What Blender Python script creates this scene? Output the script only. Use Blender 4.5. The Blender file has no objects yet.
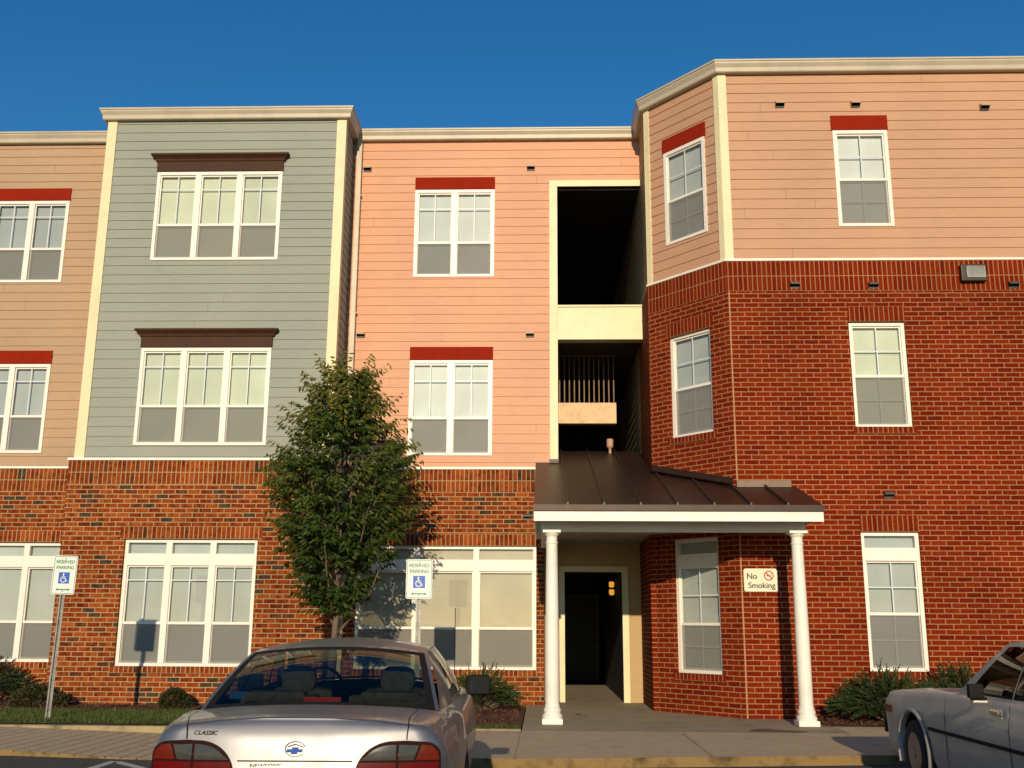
import bpy, bmesh, math, random
from mathutils import Vector, Matrix
import numpy as np
R_ = math.radians
sc = bpy.context.scene
col = sc.collection
# ------------------------------------------------------------------ camera
cd = bpy.data.cameras.new('camera'); cam = bpy.data.objects.new('camera', cd); col.objects.link(cam); sc.camera = cam
cd.sensor_width = 36; cd.lens = 36.0*1033.61/1024; cd.clip_start = .05; cd.clip_end = 3000
def _rot(a, b, c):
    cy, sy, cp, sp, cr, sr = math.cos(a), math.sin(a), math.cos(b), math.sin(b), math.cos(c), math.sin(c)
    return Matrix(((cr, -sr, 0), (sr, cr, 0), (0, 0, 1))) @ Matrix(((1, 0, 0), (0, cp, -sp), (0, sp, cp))) @ Matrix(((cy, 0, sy), (0, 1, 0), (-sy, 0, cy)))
_M = _rot(.03050305, -.22918081, .00580998)
_w = lambda v: Vector((v[0], v[2], -v[1]))
_r, _u, _b = _w(_M[0]), -_w(_M[1]), -_w(_M[2])
cam.matrix_world = Matrix(((_r.x, _u.x, _b.x, 0), (_r.y, _u.y, _b.y, 0), (_r.z, _u.z, _b.z, 1.45), (0, 0, 0, 1)))
# ------------------------------------------------------------------ light
SUN_EL, SUN_AZ = R_(15.3), R_(1.0)
w = bpy.data.worlds.new('World'); sc.world = w; w.use_nodes = True
wn = w.node_tree.nodes; wl = w.node_tree.links
sky = wn.new('ShaderNodeTexSky'); sky.sky_type = 'NISHITA'; sky.sun_disc = False
sky.sun_elevation = SUN_EL; sky.sun_rotation = R_(180)+SUN_AZ
sky.air_density = 1.0; sky.dust_density = .05; sky.ozone_density = 3.0; sky.altitude = 200
bg = wn['Background']; bg.inputs[1].default_value = .074
hs = wn.new('ShaderNodeHueSaturation'); hs.inputs['Saturation'].default_value = 1.3; hs.inputs['Value'].default_value = 1.55
wl.new(sky.outputs[0], hs.inputs['Color']); wl.new(hs.outputs[0], bg.inputs[0])
sd = bpy.data.lights.new('sun', 'SUN'); sun = bpy.data.objects.new('sun', sd); col.objects.link(sun)
sd.energy = 4.1; sd.angle = R_(.5); sd.color = (1.0, .80, .55)
sun.rotation_euler = Vector((math.sin(SUN_AZ)*math.cos(SUN_EL), math.cos(SUN_AZ)*math.cos(SUN_EL), -math.sin(SUN_EL))).to_track_quat('-Z', 'Y').to_euler()
sc.view_settings.view_transform = 'Standard'; sc.view_settings.look = 'None'
sc.view_settings.gamma = 1; sc.view_settings.use_curve_mapping = False; sc.view_settings.exposure = 0
sc.cycles.use_denoising = True
sc.cycles.max_bounces = 8; sc.cycles.transparent_max_bounces = 16

# ------------------------------------------------------------------ helpers
def obj(name, me, parent=None, loc=(0, 0, 0), rz=0, **props):
    o = bpy.data.objects.new(name, me); col.objects.link(o)
    if parent: o.parent = parent
    o.location = loc; o.rotation_euler = (0, 0, rz)
    for k, v in props.items(): o[k] = v
    return o
def empty(name, label, cat, loc=(0, 0, 0), rz=0, group=None):
    o = obj(name, None, None, loc, rz, label=label, category=cat)
    o.empty_display_size = .2
    if group: o['group'] = group
    return o
class MB:
    def __init__(s): s.v = []; s.f = []; s.m = []; s.sm = []
    def face(s, pts, m=0, smooth=False):
        n = len(s.v); s.v += [tuple(p) for p in pts]; s.f.append(tuple(range(n, n+len(pts)))); s.m.append(m); s.sm.append(smooth)
    def box(s, x0, x1, y0, y1, z0, z1, m=0):
        n = len(s.v)
        s.v += [(x0, y0, z0), (x1, y0, z0), (x1, y1, z0), (x0, y1, z0), (x0, y0, z1), (x1, y0, z1), (x1, y1, z1), (x0, y1, z1)]
        for q in ((0, 3, 2, 1), (4, 5, 6, 7), (0, 1, 5, 4), (1, 2, 6, 5), (2, 3, 7, 6), (3, 0, 4, 7)):
            s.f.append(tuple(n+i for i in q)); s.m.append(m); s.sm.append(False)
    def grid(s, P, m=0, smooth=True, closed=False, flip=False, test=None):
        """P[i][j] -> points"""
        n = len(s.v); a = len(P); b = len(P[0])
        for r in P: s.v += [tuple(p) for p in r]
        for i in range(a-1):
            for j in range(b if closed else b-1):
                j2 = (j+1) % b
                mm = m
                if test:
                    mm = test(i, j)
                    if mm is None: continue
                q = (n+i*b+j, n+i*b+j2, n+(i+1)*b+j2, n+(i+1)*b+j)
                s.f.append(q[::-1] if flip else q); s.m.append(mm); s.sm.append(smooth)
    def lathe(s, prof, c=(0, 0, 0), axis='z', n=20, m=0, smooth=True, caps=True):
        P = []
        for r, h in prof:
            ring = []
            for k in range(n):
                a = 2*math.pi*k/n; x, y = r*math.cos(a), r*math.sin(a)
                if axis == 'z': p = (c[0]+x, c[1]+y, c[2]+h)
                elif axis == 'x': p = (c[0]+h, c[1]+x, c[2]+y)
                else: p = (c[0]+y, c[1]+h, c[2]+x)
                ring.append(p)
            P.append(ring)
        s.grid(P, m, smooth, closed=True)
        if caps:
            s.face(P[0][::-1], m); s.face(P[-1], m)
    def tube(s, pts, rad, n=8, m=0, smooth=True):
        pts = [Vector(p) for p in pts]
        if not hasattr(rad, '__len__'): rad = [rad]*len(pts)
        P = []
        for i, p in enumerate(pts):
            t = (pts[min(i+1, len(pts)-1)]-pts[max(i-1, 0)]).normalized()
            a = t.cross(Vector((0, 0, 1)))
            if a.length < 1e-3: a = t.cross(Vector((1, 0, 0)))
            a.normalize(); b = t.cross(a)
            P.append([p+(a*math.cos(2*math.pi*k/n)+b*math.sin(2*math.pi*k/n))*rad[i] for k in range(n)])
        s.grid(P, m, smooth, closed=True, flip=True)
        s.face(P[0], m); s.face(P[-1][::-1], m)
    def prism(s, poly, y0, y1, m=0):
        """poly in (x,z), extruded along y"""
        a = [(x, y0, z) for x, z in poly]; b = [(x, y1, z) for x, z in poly]
        s.face(a, m); s.face(b[::-1], m)
        for i in range(len(poly)):
            j = (i+1) % len(poly); s.face((a[j], a[i], b[i], b[j]), m)
    def mesh(s, name, mats, weld=False, bevel=None):
        me = bpy.data.meshes.new(name); me.from_pydata(s.v, [], s.f)
        for mt in (mats if isinstance(mats, (list, tuple)) else [mats]): me.materials.append(mt)
        me.polygons.foreach_set('material_index', s.m); me.polygons.foreach_set('use_smooth', s.sm)
        if weld or bevel:
            bm = bmesh.new(); bm.from_mesh(me)
            bmesh.ops.remove_doubles(bm, verts=bm.verts, dist=1e-4)
            bmesh.ops.recalc_face_normals(bm, faces=bm.faces)
            if bevel:
                es = [e for e in bm.edges if len(e.link_faces) == 2 and e.calc_face_angle(0) > R_(50)]
                bmesh.ops.bevel(bm, geom=es, offset=bevel, segments=2, affect='EDGES', profile=.6)
            bm.to_mesh(me); bm.free()
        me.update(); return me
    def build(s, name, mats, parent=None, loc=(0, 0, 0), rz=0, weld=False, bevel=None, **props):
        return obj(name, s.mesh(name, mats, weld, bevel), parent, loc, rz, **props)

# ------------------------------------------------------------------ materials
MATS = {}
def nt(name):
    m = bpy.data.materials.new(name); m.use_nodes = True; t = m.node_tree
    return m, t, t.nodes['Principled BSDF'], t.nodes, t.links
def ramp(N, stops, interp='LINEAR'):
    r = N.new('ShaderNodeValToRGB'); e = r.color_ramp; e.interpolation = interp
    while len(e.elements) < len(stops): e.elements.new(.5)
    for q, (p, c) in zip(e.elements, stops): q.position = p; q.color = (*c, 1)
    return r
def mat(name, c, rough=.6, metal=0, var=.12, scale=6, bump=0, bscale=60, spec=.5, coat=0, dirt=None, stretch=(1, 1, 1)):
    """plain painted / stone surface with broad mottling, fine bump"""
    if name in MATS: return MATS[name]
    m, t, b, N, L = nt(name)
    tc = N.new('ShaderNodeTexCoord'); mp = N.new('ShaderNodeMapping'); mp.inputs['Scale'].default_value = stretch
    L.new(tc.outputs['Object'], mp.inputs[0])
    n1 = N.new('ShaderNodeTexNoise'); n1.inputs['Scale'].default_value = scale; n1.inputs['Detail'].default_value = 6; n1.inputs['Roughness'].default_value = .65
    L.new(mp.outputs[0], n1.inputs[0])
    d = dirt or tuple(max(0, x*(1-var*2.2)) for x in c)
    r = ramp(N, [(.3, d), (.52, c), (.75, tuple(min(1, x*(1+var*.5)) for x in c))])
    L.new(n1.outputs[0], r.inputs[0]); L.new(r.outputs[0], b.inputs['Base Color'])
    b.inputs['Roughness'].default_value = rough; b.inputs['Metallic'].default_value = metal
    b.inputs['Specular IOR Level'].default_value = spec; b.inputs['Coat Weight'].default_value = coat
    if bump:
        n2 = N.new('ShaderNodeTexNoise'); n2.inputs['Scale'].default_value = bscale; n2.inputs['Detail'].default_value = 4
        L.new(mp.outputs[0], n2.inputs[0])
        bp = N.new('ShaderNodeBump'); bp.inputs['Strength'].default_value = bump; bp.inputs['Distance'].default_value = .01
        L.new(n2.outputs[0], bp.inputs['Height']); L.new(bp.outputs[0], b.inputs['Normal'])
    MATS[name] = m; return m
def brick_mat(name, bw, bh, stops, mortar, soldier=False, msize=.009, burn=(.62, .62, .62), nsc=30):
    m, t, b, N, L = nt(name)
    tc = N.new('ShaderNodeTexCoord'); sp = N.new('ShaderNodeSeparateXYZ'); L.new(tc.outputs['Object'], sp.inputs[0])
    ad = N.new('ShaderNodeMath'); ad.operation = 'ADD'; L.new(sp.outputs[0], ad.inputs[0]); L.new(sp.outputs[1], ad.inputs[1])
    cb = N.new('ShaderNodeCombineXYZ')
    # small waviness so the courses are not ruler straight
    nz = N.new('ShaderNodeTexNoise'); nz.inputs['Scale'].default_value = 9; L.new(tc.outputs['Object'], nz.inputs[0])
    dz = N.new('ShaderNodeMath'); dz.operation = 'MULTIPLY_ADD'; dz.inputs[1].default_value = .012; dz.inputs[2].default_value = -.006; L.new(nz.outputs[0], dz.inputs[0])
    az = N.new('ShaderNodeMath'); az.operation = 'ADD'; L.new(sp.outputs[2], az.inputs[0])
    if soldier: az.inputs[1].default_value = 0
    else: L.new(dz.outputs[0], az.inputs[1])
    if soldier: L.new(az.outputs[0], cb.inputs[0]); L.new(ad.outputs[0], cb.inputs[1])
    else: L.new(ad.outputs[0], cb.inputs[0]); L.new(az.outputs[0], cb.inputs[1])
    br = N.new('ShaderNodeTexBrick'); L.new(cb.outputs[0], br.inputs[0])
    br.inputs['Color1'].default_value = (0, 0, 0, 1); br.inputs['Color2'].default_value = (1, 1, 1, 1); br.inputs['Mortar'].default_value = (.5, .5, .5, 1)
    br.inputs['Scale'].default_value = 1; br.inputs['Brick Width'].default_value = bw; br.inputs['Row Height'].default_value = bh
    br.inputs['Mortar Size'].default_value = msize; br.inputs['Mortar Smooth'].default_value = .25; br.inputs['Bias'].default_value = 0
    br.offset = 0 if soldier else .5
    rp = ramp(N, stops, 'CONSTANT'); L.new(br.outputs[0], rp.inputs[0])
    n2 = N.new('ShaderNodeTexNoise'); n2.inputs['Scale'].default_value = nsc; n2.inputs['Detail'].default_value = 5; L.new(tc.outputs['Object'], n2.inputs[0])
    n3 = N.new('ShaderNodeTexNoise'); n3.inputs['Scale'].default_value = .7; n3.inputs['Detail'].default_value = 5; L.new(tc.outputs['Object'], n3.inputs[0])
    r2 = ramp(N, [(.36, burn), (.5, (.92, .92, .92)), (.7, (1.15, 1.15, 1.15))]); L.new(n2.outputs[0], r2.inputs[0])
    r3 = ramp(N, [(.3, (.74, .76, .78)), (.65, (1.06, 1.05, 1.05))]); L.new(n3.outputs[0], r3.inputs[0])
    m1 = N.new('ShaderNodeMix'); m1.data_type = 'RGBA'; m1.blend_type = 'MULTIPLY'; m1.inputs[0].default_value = 1
    L.new(rp.outputs[0], m1.inputs[6]); L.new(r2.outputs[0], m1.inputs[7])
    m2 = N.new('ShaderNodeMix'); m2.data_type = 'RGBA'; L.new(br.outputs['Fac'], m2.inputs[0]); L.new(m1.outputs[2], m2.inputs[6]); m2.inputs[7].default_value = (*mortar, 1)
    m3 = N.new('ShaderNodeMix'); m3.data_type = 'RGBA'; m3.blend_type = 'MULTIPLY'; m3.inputs[0].default_value = 1
    L.new(m2.outputs[2], m3.inputs[6]); L.new(r3.outputs[0], m3.inputs[7]); L.new(m3.outputs[2], b.inputs['Base Color'])
    b.inputs['Roughness'].default_value = .9; b.inputs['Specular IOR Level'].default_value = .06
    inv = N.new('ShaderNodeMath'); inv.operation = 'MULTIPLY_ADD'; inv.inputs[1].default_value = -1; inv.inputs[2].default_value = 1; L.new(br.outputs['Fac'], inv.inputs[0])
    mm = N.new('ShaderNodeMath'); mm.operation = 'MULTIPLY_ADD'; mm.inputs[1].default_value = .25; L.new(n2.outputs[0], mm.inputs[0]); L.new(inv.outputs[0], mm.inputs[2])
    bp = N.new('ShaderNodeBump'); bp.inputs['Strength'].default_value = .8; bp.inputs['Distance'].default_value = .008
    L.new(mm.outputs[0], bp.inputs['Height']); L.new(bp.outputs[0], b.inputs['Normal'])
    return m
def siding_mat(name, c, pitch=.178):
    m, t, b, N, L = nt(name)
    tc = N.new('ShaderNodeTexCoord'); mp = N.new('ShaderNodeMapping'); mp.inputs['Scale'].default_value = (1.2, 1.2, 26); L.new(tc.outputs['Object'], mp.inputs[0])
    n = N.new('ShaderNodeTexNoise'); n.inputs['Scale'].default_value = 3; n.inputs['Detail'].default_value = 6; L.new(mp.outputs[0], n.inputs[0])
    n0 = N.new('ShaderNodeTexNoise'); n0.inputs['Scale'].default_value = .5; n0.inputs['Detail'].default_value = 4; L.new(tc.outputs['Object'], n0.inputs[0])
    r = ramp(N, [(.25, tuple(x*.86 for x in c)), (.5, c), (.8, tuple(min(1, x*1.06) for x in c))]); L.new(n.outputs[0], r.inputs[0])
    r0 = ramp(N, [(.3, (.90, .90, .92)), (.7, (1.04, 1.02, 1.0))]); L.new(n0.outputs[0], r0.inputs[0])
    mx = N.new('ShaderNodeMix'); mx.data_type = 'RGBA'; mx.blend_type = 'MULTIPLY'; mx.inputs[0].default_value = 1
    L.new(r.outputs[0], mx.inputs[6]); L.new(r0.outputs[0], mx.inputs[7]); L.new(mx.outputs[2], b.inputs['Base Color'])
    b.inputs['Roughness'].default_value = .62; b.inputs['Specular IOR Level'].default_value = .3
    bp = N.new('ShaderNodeBump'); bp.inputs['Strength'].default_value = .12; bp.inputs['Distance'].default_value = .01
    L.new(n.outputs[0], bp.inputs['Height']); L.new(bp.outputs[0], b.inputs['Normal'])
    return m
def glass_mat(name, tint=(.9, .95, .93), ior=1.5, rough=.0, wav=.0):
    m = bpy.data.materials.new(name); m.use_nodes = True; t = m.node_tree; N = t.nodes; L = t.links
    N.remove(N['Principled BSDF'])
    tr = N.new('ShaderNodeBsdfTransparent'); tr.inputs[0].default_value = (*tint, 1)
    gl = N.new('ShaderNodeBsdfGlossy'); gl.inputs['Roughness'].default_value = rough
    fr = N.new('ShaderNodeLayerWeight'); fr.inputs[0].default_value = .5
    p5 = N.new('ShaderNodeMath'); p5.operation = 'POWER'; p5.inputs[1].default_value = 5; L.new(fr.outputs['Facing'], p5.inputs[0])
    f0 = 2*((ior-1)/(ior+1))**2
    sc_ = N.new('ShaderNodeMath'); sc_.operation = 'MULTIPLY_ADD'; sc_.inputs[1].default_value = 1-f0; sc_.inputs[2].default_value = f0; L.new(p5.outputs[0], sc_.inputs[0])
    mx = N.new('ShaderNodeMixShader'); L.new(sc_.outputs[0], mx.inputs[0]); L.new(tr.outputs[0], mx.inputs[1]); L.new(gl.outputs[0], mx.inputs[2])
    L.new(mx.outputs[0], N['Material Output'].inputs[0])
    if wav:
        n = N.new('ShaderNodeTexNoise'); n.inputs['Scale'].default_value = 2.2
        tc = N.new('ShaderNodeTexCoord'); L.new(tc.outputs['Object'], n.inputs[0])
        bp = N.new('ShaderNodeBump'); bp.inputs['Strength'].default_value = wav; bp.inputs['Distance'].default_value = .02
        L.new(n.outputs[0], bp.inputs['Height']); L.new(bp.outputs[0], gl.inputs['Normal']); L.new(bp.outputs[0], fr.inputs['Normal'])
    return m
def screen_mat():
    m = bpy.data.materials.new('insect_screen'); m.use_nodes = True; t = m.node_tree; N = t.nodes; L = t.links
    b = N['Principled BSDF']; b.inputs['Base Color'].default_value = (.225, .222, .205, 1); b.inputs['Roughness'].default_value = .8
    tr = N.new('ShaderNodeBsdfTransparent'); mx = N.new('ShaderNodeMixShader'); mx.inputs[0].default_value = .6
    L.new(tr.outputs[0], mx.inputs[1]); L.new(b.outputs[0], mx.inputs[2]); L.new(mx.outputs[0], N['Material Output'].inputs[0])
    return m
def blind_mat(name, c, gap=.05):
    m, t, b, N, L = nt(name)
    tc = N.new('ShaderNodeTexCoord'); sp = N.new('ShaderNodeSeparateXYZ'); L.new(tc.outputs['Object'], sp.inputs[0])
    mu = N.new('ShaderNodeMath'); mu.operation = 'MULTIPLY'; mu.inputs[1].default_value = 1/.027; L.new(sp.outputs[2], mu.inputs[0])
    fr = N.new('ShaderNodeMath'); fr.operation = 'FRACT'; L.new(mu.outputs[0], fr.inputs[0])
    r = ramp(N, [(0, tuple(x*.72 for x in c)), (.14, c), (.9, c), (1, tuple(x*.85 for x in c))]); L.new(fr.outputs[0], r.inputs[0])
    n = N.new('ShaderNodeTexNoise'); n.inputs['Scale'].default_value = 1.4; L.new(tc.outputs['Object'], n.inputs[0])
    r0 = ramp(N, [(.3, (.86, .86, .86)), (.7, (1.03, 1.03, 1.03))]); L.new(n.outputs[0], r0.inputs[0])
    mx = N.new('ShaderNodeMix'); mx.data_type = 'RGBA'; mx.blend_type = 'MULTIPLY'; mx.inputs[0].default_value = 1
    L.new(r.outputs[0], mx.inputs[6]); L.new(r0.outputs[0], mx.inputs[7]); L.new(mx.outputs[2], b.inputs['Base Color'])
    oi = N.new('ShaderNodeObjectInfo'); rv = ramp(N, [(0, (.82, .83, .84)), (1, (1.06, 1.05, 1.02))]); L.new(oi.outputs['Random'], rv.inputs[0])
    mv = N.new('ShaderNodeMix'); mv.data_type = 'RGBA'; mv.blend_type = 'MULTIPLY'; mv.inputs[0].default_value = 1
    L.new(mx.outputs[2], mv.inputs[6]); L.new(rv.outputs[0], mv.inputs[7]); L.new(mv.outputs[2], b.inputs['Base Color'])
    b.inputs['Roughness'].default_value = .6
    bp = N.new('ShaderNodeBump'); bp.inputs['Strength'].default_value = .5; bp.inputs['Distance'].default_value = .006
    L.new(fr.outputs[0], bp.inputs['Height']); L.new(bp.outputs[0], b.inputs['Normal'])
    return m
def leaf_mat(name, stops, trans=.3, rough=.5):
    m, t, b, N, L = nt(name)
    at = N.new('ShaderNodeAttribute'); at.attribute_name = 'tone'
    r = ramp(N, stops); L.new(at.outputs['Fac'], r.inputs[0]); L.new(r.outputs[0], b.inputs['Base Color'])
    b.inputs['Roughness'].default_value = rough; b.inputs['Specular IOR Level'].default_value = .35
    tl = N.new('ShaderNodeBsdfTranslucent'); L.new(r.outputs[0], tl.inputs[0])
    mx = N.new('ShaderNodeMixShader'); mx.inputs[0].default_value = trans
    L.new(b.outputs[0], mx.inputs[1]); L.new(tl.outputs[0], mx.inputs[2]); L.new(mx.outputs[0], N['Material Output'].inputs[0])
    return m

B_OR = [(0, (.235, .040, .009)), (.20, (.28, .056, .012)), (.42, (.32, .072, .015)), (.62, (.26, .048, .010)), (.76, (.20, .034, .010)), (.86, (.13, .042, .020)), (.93, (.070, .048, .034))]
B_RD = [(0, (.190, .0165, .0035)), (.25, (.215, .021, .004)), (.5, (.175, .0145, .0035)), (.75, (.23, .025, .0045)), (.94, (.145, .012, .0035))]
M_L = (.42, .285, .135); M_R = (.37, .17, .072)
brickO = brick_mat('orange_brick', .222, .081, B_OR, M_L, burn=(.45, .47, .52), nsc=13)
brickOs = brick_mat('orange_soldier_brick', .215, .081, B_OR, M_L, True, burn=(.48, .50, .54), nsc=13)
brickR = brick_mat('red_brick', .235, .079, B_RD, M_R, msize=.0095)
brickRs = brick_mat('red_soldier_brick', .262, .079, B_RD, M_R, True, msize=.0095)
sideG = siding_mat('sage_siding', (.30, .325, .275))
sideC = siding_mat('peach_siding', (.68, .365, .22))
sideF = siding_mat('tan_peach_siding', (.45, .305, .185))
sideR = siding_mat('pink_tan_siding', (.54, .315, .19))
sideI = siding_mat('tan_siding', (.50, .36, .19))
cream = mat('cream_trim', (.74, .67, .40), .5, var=.05, scale=2.5)
white = mat('white_trim', (.83, .80, .70), .45, var=.05, scale=3)
vinyl = mat('white_vinyl', (.82, .79, .70), .4, var=.03)
muntinM = mat('muntin_white', (.62, .66, .66), .4, var=.03)
redP = mat('red_lintel_paint', (.27, .019, .006), .8, var=.05, spec=.05)
brownP = mat('brown_paint', (.062, .026, .012), .65, var=.1, spec=.2)
brownM = mat('brown_metal_roof', (.035, .020, .015), .42, metal=.2, var=.18, scale=2.2, bump=.15, bscale=5, dirt=(.030, .016, .011), spec=.3)
gutterM = mat('gutter_cream', (.50, .44, .32), .4, var=.08, scale=1.5)
darkM = mat('dark_metal', (.02, .018, .016), .5)
interior = mat('interior_shade', (.045, .04, .035), .9)  # tan walls coloured dark brown: shade of the unlit interior put into the colour
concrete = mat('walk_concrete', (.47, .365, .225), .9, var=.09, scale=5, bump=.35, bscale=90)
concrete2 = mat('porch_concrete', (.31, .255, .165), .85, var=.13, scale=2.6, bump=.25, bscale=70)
kerbF = mat('stained_kerb_face', (.24, .155, .055), .9, var=.32, scale=4, bump=.4, bscale=60)
kerbM = mat('stained_kerb', (.36, .28, .14), .85, var=.3, scale=3.5, bump=.4, bscale=60, stretch=(1, 1, .4))
asphalt = mat('asphalt', (.045, .045, .047), .9, var=.25, scale=2.5, bump=.6, bscale=140)
lineP = mat('parking_paint', (.45, .45, .43), .8, var=.3, scale=14)
mulchM = mat('mulch_soil', (.085, .034, .018), .95, var=.35, scale=18, bump=1, bscale=45)
soilM = mat('grass_soil', (.05, .07, .018), .95, var=.3, scale=10, bump=.6, bscale=60)
glassW = glass_mat('window_glass', wav=.06)
screenM = screen_mat()
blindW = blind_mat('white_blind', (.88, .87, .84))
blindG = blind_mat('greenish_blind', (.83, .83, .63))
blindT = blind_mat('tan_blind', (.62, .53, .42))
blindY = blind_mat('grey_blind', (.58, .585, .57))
galv = mat('galvanised_steel', (.26, .26, .24), .5, metal=.5, var=.2, scale=9)

# ------------------------------------------------------------------ ground
def poly_slab(name, pts, z0, z1, mats, sidemat=0, **k):
    b = MB(); b.face([(x, y, z1) for x, y in pts], 0)
    for i in range(len(pts)):
        p, q = pts[i], pts[(i+1) % len(pts)]
        b.face([(p[0], p[1], z0), (q[0], q[1], z0), (q[0], q[1], z1), (p[0], p[1], z1)], sidemat)
    return b.build(name, mats, **k)
b = MB(); b.face([(-600, -600, 0), (600, -600, 0), (600, 600, 0), (-600, 600, 0)])
b.build('parking_lot', asphalt, kind='structure')
# painted access-aisle corner on the asphalt, left of the sedan
b = MB()
def stripe(p, q, wd=.11, z=.004):
    p, q = Vector((*p, z)), Vector((*q, z)); n = (q-p).normalized().cross(Vector((0, 0, 1)))*wd/2
    b.face([p-n, p+n, q+n, q-n])
stripe((-4.68, 2), (-4.60, 11.60)); stripe((-3.24, 2), (-3.20, 10.25)); stripe((2.55, 2), (2.55, 11.2))
for k in range(7): stripe((-4.56, 11.55-k*1.25), (-3.28, 10.20-k*1.25))
b.build('parking_line', lineP, kind='structure')
# sidewalk: long strip with a grooved ramp on the left
FE = [(-14, 12.2), (-7.4, 12.1), (-5.9, 12.0), (-4.7, 11.80), (-3.0, 11.6), (-.44, 11.28), (1.76, 11.64), (3.63, 11.95), (14, 12.5)]
def fe(x):
    for (a, ya), (c, yc) in zip(FE, FE[1:]):
        if x <= c: return ya+(yc-ya)*(x-a)/(c-a)
    return FE[-1][1]
def wz(x):
    K = [(-20, .10), (-7.3, .10), (-4.5, .012), (-3.1, .012), (-1.5, .10), (20, .10)]
    for (a, za), (c, zc) in zip(K, K[1:]):
        if x <= c: return za+(zc-za)*(x-a)/(c-a)
xs = [-14, -10]
prof = []
gx = [-7.02+i*.185 for i in range(15)]
pts = sorted(set([-14, -10.6, -7.3, -4.5, -3.8, -3.1, -2.3, -1.5, -.29, 1.8, 3.9, 6, 8.1, 10.2, 12.3, 14, *gx]))
joint = set(gx+[-.29, 1.8, 3.9, 6, 8.1, 10.2, 12.3, -10.6])
for x in pts:
    if x in joint:
        g = .011
        for dx, dz in ((-g, 0), (-g+.004, -.014), (g-.004, -.014), (g, 0)): prof.append((x+dx, wz(x)+dz, fe(x)))
    else: prof.append((x, wz(x), fe(x)))
b = MB()
BKY = 14.25
for (xa, za, ya), (xb, zb, yb) in zip(prof, prof[1:]):
    b.face([(xa, ya, za), (xb, yb, zb), (xb, BKY, zb), (xa, BKY, za)], 0)
    b.face([(xa, ya-.01, -.05), (xb, yb-.01, -.05), (xb, yb, zb), (xa, ya, za)], 1)
b.build('sidewalk', [concrete, kerbF], kind='structure')
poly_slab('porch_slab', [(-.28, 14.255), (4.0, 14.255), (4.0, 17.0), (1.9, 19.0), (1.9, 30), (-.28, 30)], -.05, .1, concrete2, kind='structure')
b = MB(); rs = random.Random(4)
for cx, cy, ra, rb in ((3.0, 14.55, .30, .24), (3.3, 14.45, .22, .17), (.55, 16.9, .06, .08)):
    b.face([(cx+ra*math.cos(a)*q_, cy+rb*math.sin(a)*q_, .1025) for a, q_ in [(2*math.pi*k/26, rs.uniform(.72, 1.1)) for k in range(26)]])
b.v = [(x, y, z+.0012*(i >= 26)+.0012*(i >= 52)) for i, (x, y, z) in enumerate(b.v)]
b.build('pavement_stain', mat('oily_stain', (.13, .10, .062), .75, var=.25, scale=7), kind='structure')
b = MB(); b.box(4.012, 14, 14.255, 15.2, -.05, .10); b.build('sidewalk', concrete, kind='structure')
b = MB(); b.box(-14, -.292, 14.252, 14.42, -.05, .115); b.build('kerb', kerbM, kind='structure', weld=True, bevel=.012)
def bed(name, x0, x1, y0, y1, z, amp, m, n=40, **k):
    rnd = random.Random(3); P = []
    ny = max(6, int((y1-y0)/.12)); nx = int((x1-x0)/.12)
    for j in range(ny+1):
        r = []
        for i in range(nx+1):
            e = 0 if i in (0, nx) or j in (0, ny) else 1
            r.append((x0+(x1-x0)*i/nx, y0+(y1-y0)*j/ny, z+e*amp*rnd.random()))
        P.append(r)
    b = MB(); b.grid(P, 0, True); return b.build(name, m, kind='structure', **k)
bed('mulch_bed', -14, -.30, 14.43, 18.86, .085, .06, mulchM)
bed('mulch_bed', 3.9, 14, 15.21, 16.5, .085, .06, mulchM)
bed('lawn_soil', -14, -2.2, 14.425, 16.45, .125, .02, soilM)
def blades(n, fn, name, mtl, rnd, **k):
    V = np.zeros((n*3, 3)); tone = np.zeros(n*3)
    for i in range(n):
        p, d, l, wd = fn(rnd)
        a = rnd.random()*6.283; s = Vector((math.cos(a), math.sin(a), 0))*wd
        V[3*i] = p-s; V[3*i+1] = p+s; V[3*i+2] = p+d*l; tone[3*i:3*i+3] = rnd.random()
    me = bpy.data.meshes.new(name); me.from_pydata(V.tolist(), [], [(3*i, 3*i+1, 3*i+2) for i in range(n)])
    at = me.attributes.new('tone', 'FLOAT', 'POINT'); at.data.foreach_set('value', tone)
    me.materials.append(mtl); return obj(name, me, **k)
grassM = leaf_mat('grass_blade', [(0, (.045, .085, .012)), (.6, (.075, .12, .018)), (1, (.13, .15, .035))], .25)
def gb(r):
    x = r.uniform(-10.5, -2.3); y = r.uniform(14.44, 16.42)
    return Vector((x, y, .13)), Vector((r.uniform(-.5, .5), r.uniform(-.5, .5), 1)).normalized(), r.uniform(.035, .08), .005
blades(26000, gb, 'grass', grassM, random.Random(5), kind='stuff')
def gb2(r):
    return Vector((r.uniform(-2.4, -.32), 14.43+abs(r.gauss(0, .07)), .10)), Vector((r.uniform(-.5, .5), r.uniform(-.8, .3), 1)).normalized(), r.uniform(.03, .09), .005
blades(1500, gb2, 'grass', grassM, random.Random(6), kind='stuff')
chipM = leaf_mat('mulch_chip', [(0, (.05, .018, .010)), (.5, (.13, .045, .020)), (1, (.20, .085, .04))], 0, .9)
def chip(r):
    if r.random() < .8: x, y = r.uniform(-9.5, -.35), r.uniform(14.5, 17.8)
    else: x, y = r.uniform(3.95, 8), r.uniform(15.22, 16.33)
    return Vector((x, y, .125)), Vector((r.uniform(-1, 1), r.uniform(-1, 1), r.uniform(0, .5))).normalized(), r.uniform(.04, .11), .012
blades(9000, chip, 'mulch_chips', chipM, random.Random(7), kind='stuff')

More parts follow.
